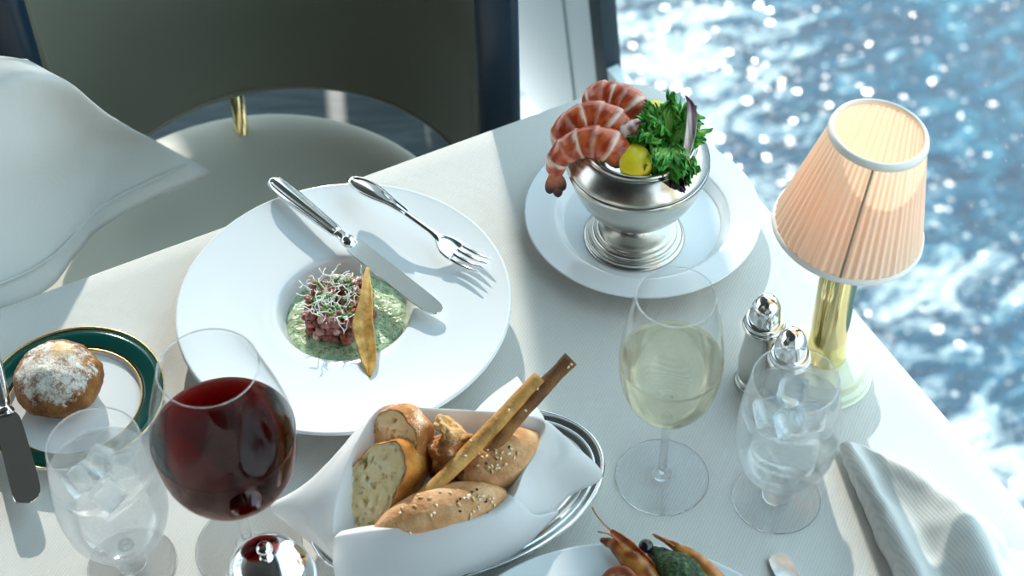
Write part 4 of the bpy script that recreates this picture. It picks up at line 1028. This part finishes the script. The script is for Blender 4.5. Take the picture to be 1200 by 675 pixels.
# ================================================================== SILVER DOME
dg = G(317, 676, .062); DG = Vector((dg.x, dg.y, T))
dm = thing('condiment_pot', DG, 'small silver pot with domed knobbed lid at the bottom edge by the red wine', 'pot')
obj('body', lathe(sm([(0, 0), (.024, 0), (.0255, .002), (.025, .006), (.029, .015), (.0315, .03), (.0315, .05), (.0325, .056), (.032, .058), (0, .058)], 4), 80), 'silver', dm)
ld = obj('lid', lathe(sm([(.0300, .0575), (.0338, .0580), (.0345, .0592), (.0338, .0606), (.0328, .0612), (.0322, .066), (.0295, .0765), (.0238, .0845), (.016, .0895), (.008, .0918), (0, .0922)], 5), 96), 'silver', dm)
obj('knob', lathe(sm([(.0035, .0912), (.0045, .0922), (.0035, .0936), (.0042, .0948), (.0056, .0968), (.006, .099), (.0052, .1016), (.003, .1034), (0, .1039)], 5), 40), 'silver', ld)
# ================================================================== SPLIT PRAWN
M['shell'] = attr_mat('prawn_shell', .3, 200, .4, .0008, 160, .35, coat=.3)
n = NT('herb_filling'); co = n.co(); c = n.ramp(n.noise(co, 260, 5, .65), [(.32, '12200f'), (.5, '2b4423'), (.62, '4f6a3a'), (.72, '93a184')]); nd = n.bsdf(c, .4); n.l(n.bump(n.noise(co, 220, 4), 1, .003), nd.inputs['Normal']); M['filling'] = n.m
pr0 = G(752, 672, .035); pw = thing('split_prawn', pr0, 'split orange prawn with long feelers on the white plate at the bottom', 'prawn')
def half_shell(pts, ws, depth, name, c1, c2):
    W = curve([G(*p) for p in pts], 6); ww = [v.x for v in curve([(w_, 0, 0) for w_ in ws], 6)]; rows = []
    for i, p in enumerate(W):
        t = (W[min(len(W)-1, i+1)]-W[max(0, i-1)]).normalized(); s = t.cross(-F).normalized(); q = s.cross(t)
        rows.append([p+s*(ww[i]*math.sin(a))-q*(depth*ww[i]*(math.cos(a)-.3)) for a in [(-1.35+2.7*j/8) for j in range(9)]])
    b2 = net(rows, 2, .0008, amp=.0009, freq=120)
    vcol(b2, lambda co: lerp(lin(c1)[:3], lin(c2)[:3], sstep(-.25, .35, noise.noise(co*120)))); return obj(name, to_local(b2, pw), 'shell', pw)
half_shell([(704, 633, .036), (722, 640, .040), (745, 662, .038), (768, 690, .032), (790, 725, .028)], [.0012, .0062, .0095, .0105, .009], -.7, 'shell_half', 'c9853f', '8a4318')
half_shell([(716, 622, .044), (732, 636, .046), (752, 655, .042), (772, 680, .036)], [.0016, .0046, .0050, .0060], .8, 'head_shell', 'd0703a', '9c3d1c')
half_shell([(764, 626, .038), (790, 640, .044), (815, 658, .042), (842, 688, .034), (860, 720, .028)], [.0006, .0032, .0075, .0095, .009], -.7, 'shell_half', 'c8823a', '9a5420')
fp = curve([G(*p) for p in [(762, 645, .036), (778, 655, .040), (795, 668, .040), (812, 690, .036), (830, 720, .032)]], 5)
b2 = tube(fp, [v.x for v in curve([(.004, 0, 0), (.0095, 0, 0), (.0145, 0, 0), (.016, 0, 0), (.013, 0, 0)], 5)], 20, flat=.8)
for v in b2.verts: v.co += Vector((0, 0, 1))*.0022*noise.fractal(v.co*150, .8, 2, 3)
obj('herb_filling', to_local(b2, pw), 'filling', pw)
b2 = ball(G(757, 640, .043), .0058, .0058, .005, 3)
obj('eye', to_local(b2, pw), simple('prawn_eye', '14181c', .12, coat=.8), pw)
b2 = tube(curve([G(*p) for p in [(752, 690, .034), (738, 672, .037), (728, 668, .036), (716, 672, .034), (706, 684, .030)]], 5), [.004]*21, 10); vcol(b2, lambda co: lin('9a5230')[:3]); obj('claw', to_local(b2, pw), 'shell', pw)
for pts in ([(716, 622, .044), (706, 612, .052), (698, 602, .058), (694, 594, .062)], [(722, 632, .046), (714, 626, .048), (705, 624, .050), (701, 623, .048)], [(790, 640, .046), (775, 630, .048), (766, 626, .050)]):
    b2 = tube(curve([G(*p) for p in pts], 5), [.0007]*20, 6) if len(pts) == 4 else tube(curve([G(*p) for p in pts], 5), [.0008]*20, 6)
    vcol(b2, lambda co: lin('b5683a')[:3]); obj('feeler', to_local(b2, pw), 'shell', pw)
# ================================================================== RIBBED NAPKIN AT RIGHT
rows = [[(983, 527, .002), (986, 519, .016), (996, 516, .022), (1006, 518, .017), (1016, 522, .014), (1027, 530, .002)],
        [(998, 566, .002), (1001, 552, .022), (1014, 546, .029), (1028, 549, .020), (1054, 541, .030), (1080, 560, .002)],
        [(1017, 606, .002), (1021, 592, .026), (1036, 584, .034), (1056, 590, .021), (1100, 568, .042), (1136, 592, .002)],
        [(1037, 655, .002), (1043, 638, .028), (1058, 626, .037), (1084, 634, .024), (1134, 598, .050), (1172, 632, .002)],
        [(1056, 708, .002), (1063, 690, .028), (1080, 678, .038), (1106, 684, .026), (1158, 642, .052), (1198, 684, .002)],
        [(1082, 780, .002), (1090, 755, .028), (1110, 748, .036), (1140, 752, .024), (1196, 720, .044), (1240, 755, .002)]]
n2 = props(obj('cloth_napkin', net([[G(*p) for p in r] for r in rows], 9, .0018, amp=.004, freq=22), 'striped_napkin'), 'crumpled pale ribbed napkin at the right edge of the table', 'napkin')
rows = [[(1130, 640, .004), (1165, 640, .008), (1200, 646, .009), (1245, 655, .003)], [(1150, 690, .006), (1185, 680, .014), (1225, 685, .012), (1265, 700, .003)], [(1180, 760, .006), (1215, 750, .014), (1250, 750, .012), (1290, 770, .003)]]
obj('lower_fold', net([[G(*p) for p in r] for r in rows], 8, .0018), 'striped_napkin', n2)
rows = [[(987, 520, .0132), (992, 518, .0165), (1000, 517, .0182)], [(1005, 551, .0200), (1013, 547, .0230), (1024, 545, .0240)], [(1026, 591, .0240), (1038, 586, .0285), (1052, 582, .0305)], [(1050, 634, .0270), (1064, 628, .0320), (1080, 624, .0345)], [(1073, 684, .0270), (1086, 677, .0325), (1100, 672, .036)]]
# ================================================================== LIGHT
SUN_AZ, SUN_EL = Vector((-.15, .989, 0)).normalized(), math.radians(28)
sd = SUN_AZ*math.cos(SUN_EL)+Vector((0, 0, math.sin(SUN_EL)))
sl = bpy.data.lights.new('sun', 'SUN'); sl.energy = 2.9; sl.angle = math.radians(.9); sl.color = (1, .945, .85)
so = bpy.data.objects.new('sun', sl); COL.objects.link(so); so.rotation_euler = sd.to_track_quat('Z', 'Y').to_euler()
w = bpy.data.worlds.new('world'); SC.world = w; w.use_nodes = True; nt = w.node_tree; nt.nodes.clear()
o_ = nt.nodes.new('ShaderNodeOutputWorld'); b_ = nt.nodes.new('ShaderNodeBackground'); tc = nt.nodes.new('ShaderNodeTexCoord'); sx = nt.nodes.new('ShaderNodeSeparateXYZ'); cr2 = nt.nodes.new('ShaderNodeValToRGB')
nt.links.new(tc.outputs['Generated'], sx.inputs[0]); nt.links.new(sx.outputs[2], cr2.inputs[0]); nt.links.new(cr2.outputs[0], b_.inputs[0]); nt.links.new(b_.outputs[0], o_.inputs[0])
e = cr2.color_ramp.elements; e[0].position = 0; e[0].color = (.93, .985, 1, 1); e[1].position = .6; e[1].color = (.50, .72, .84, 1)
b_.inputs['Strength'].default_value = 2.15
vs_ = SC.view_settings; vs_.view_transform = 'Standard'; vs_.look = 'None'; vs_.gamma = 1; vs_.use_curve_mapping = False; vs_.exposure = 0.42
SC.cycles.max_bounces = 14; SC.cycles.transparent_max_bounces = 24; SC.cycles.transmission_bounces = 14; SC.cycles.glossy_bounces = 6
SC.cycles.sample_clamp_indirect = 6; SC.cycles.caustics_refractive = True; SC.cycles.caustics_reflective = True; SC.cycles.blur_glossy = .3
bpy.context.view_layer.update()
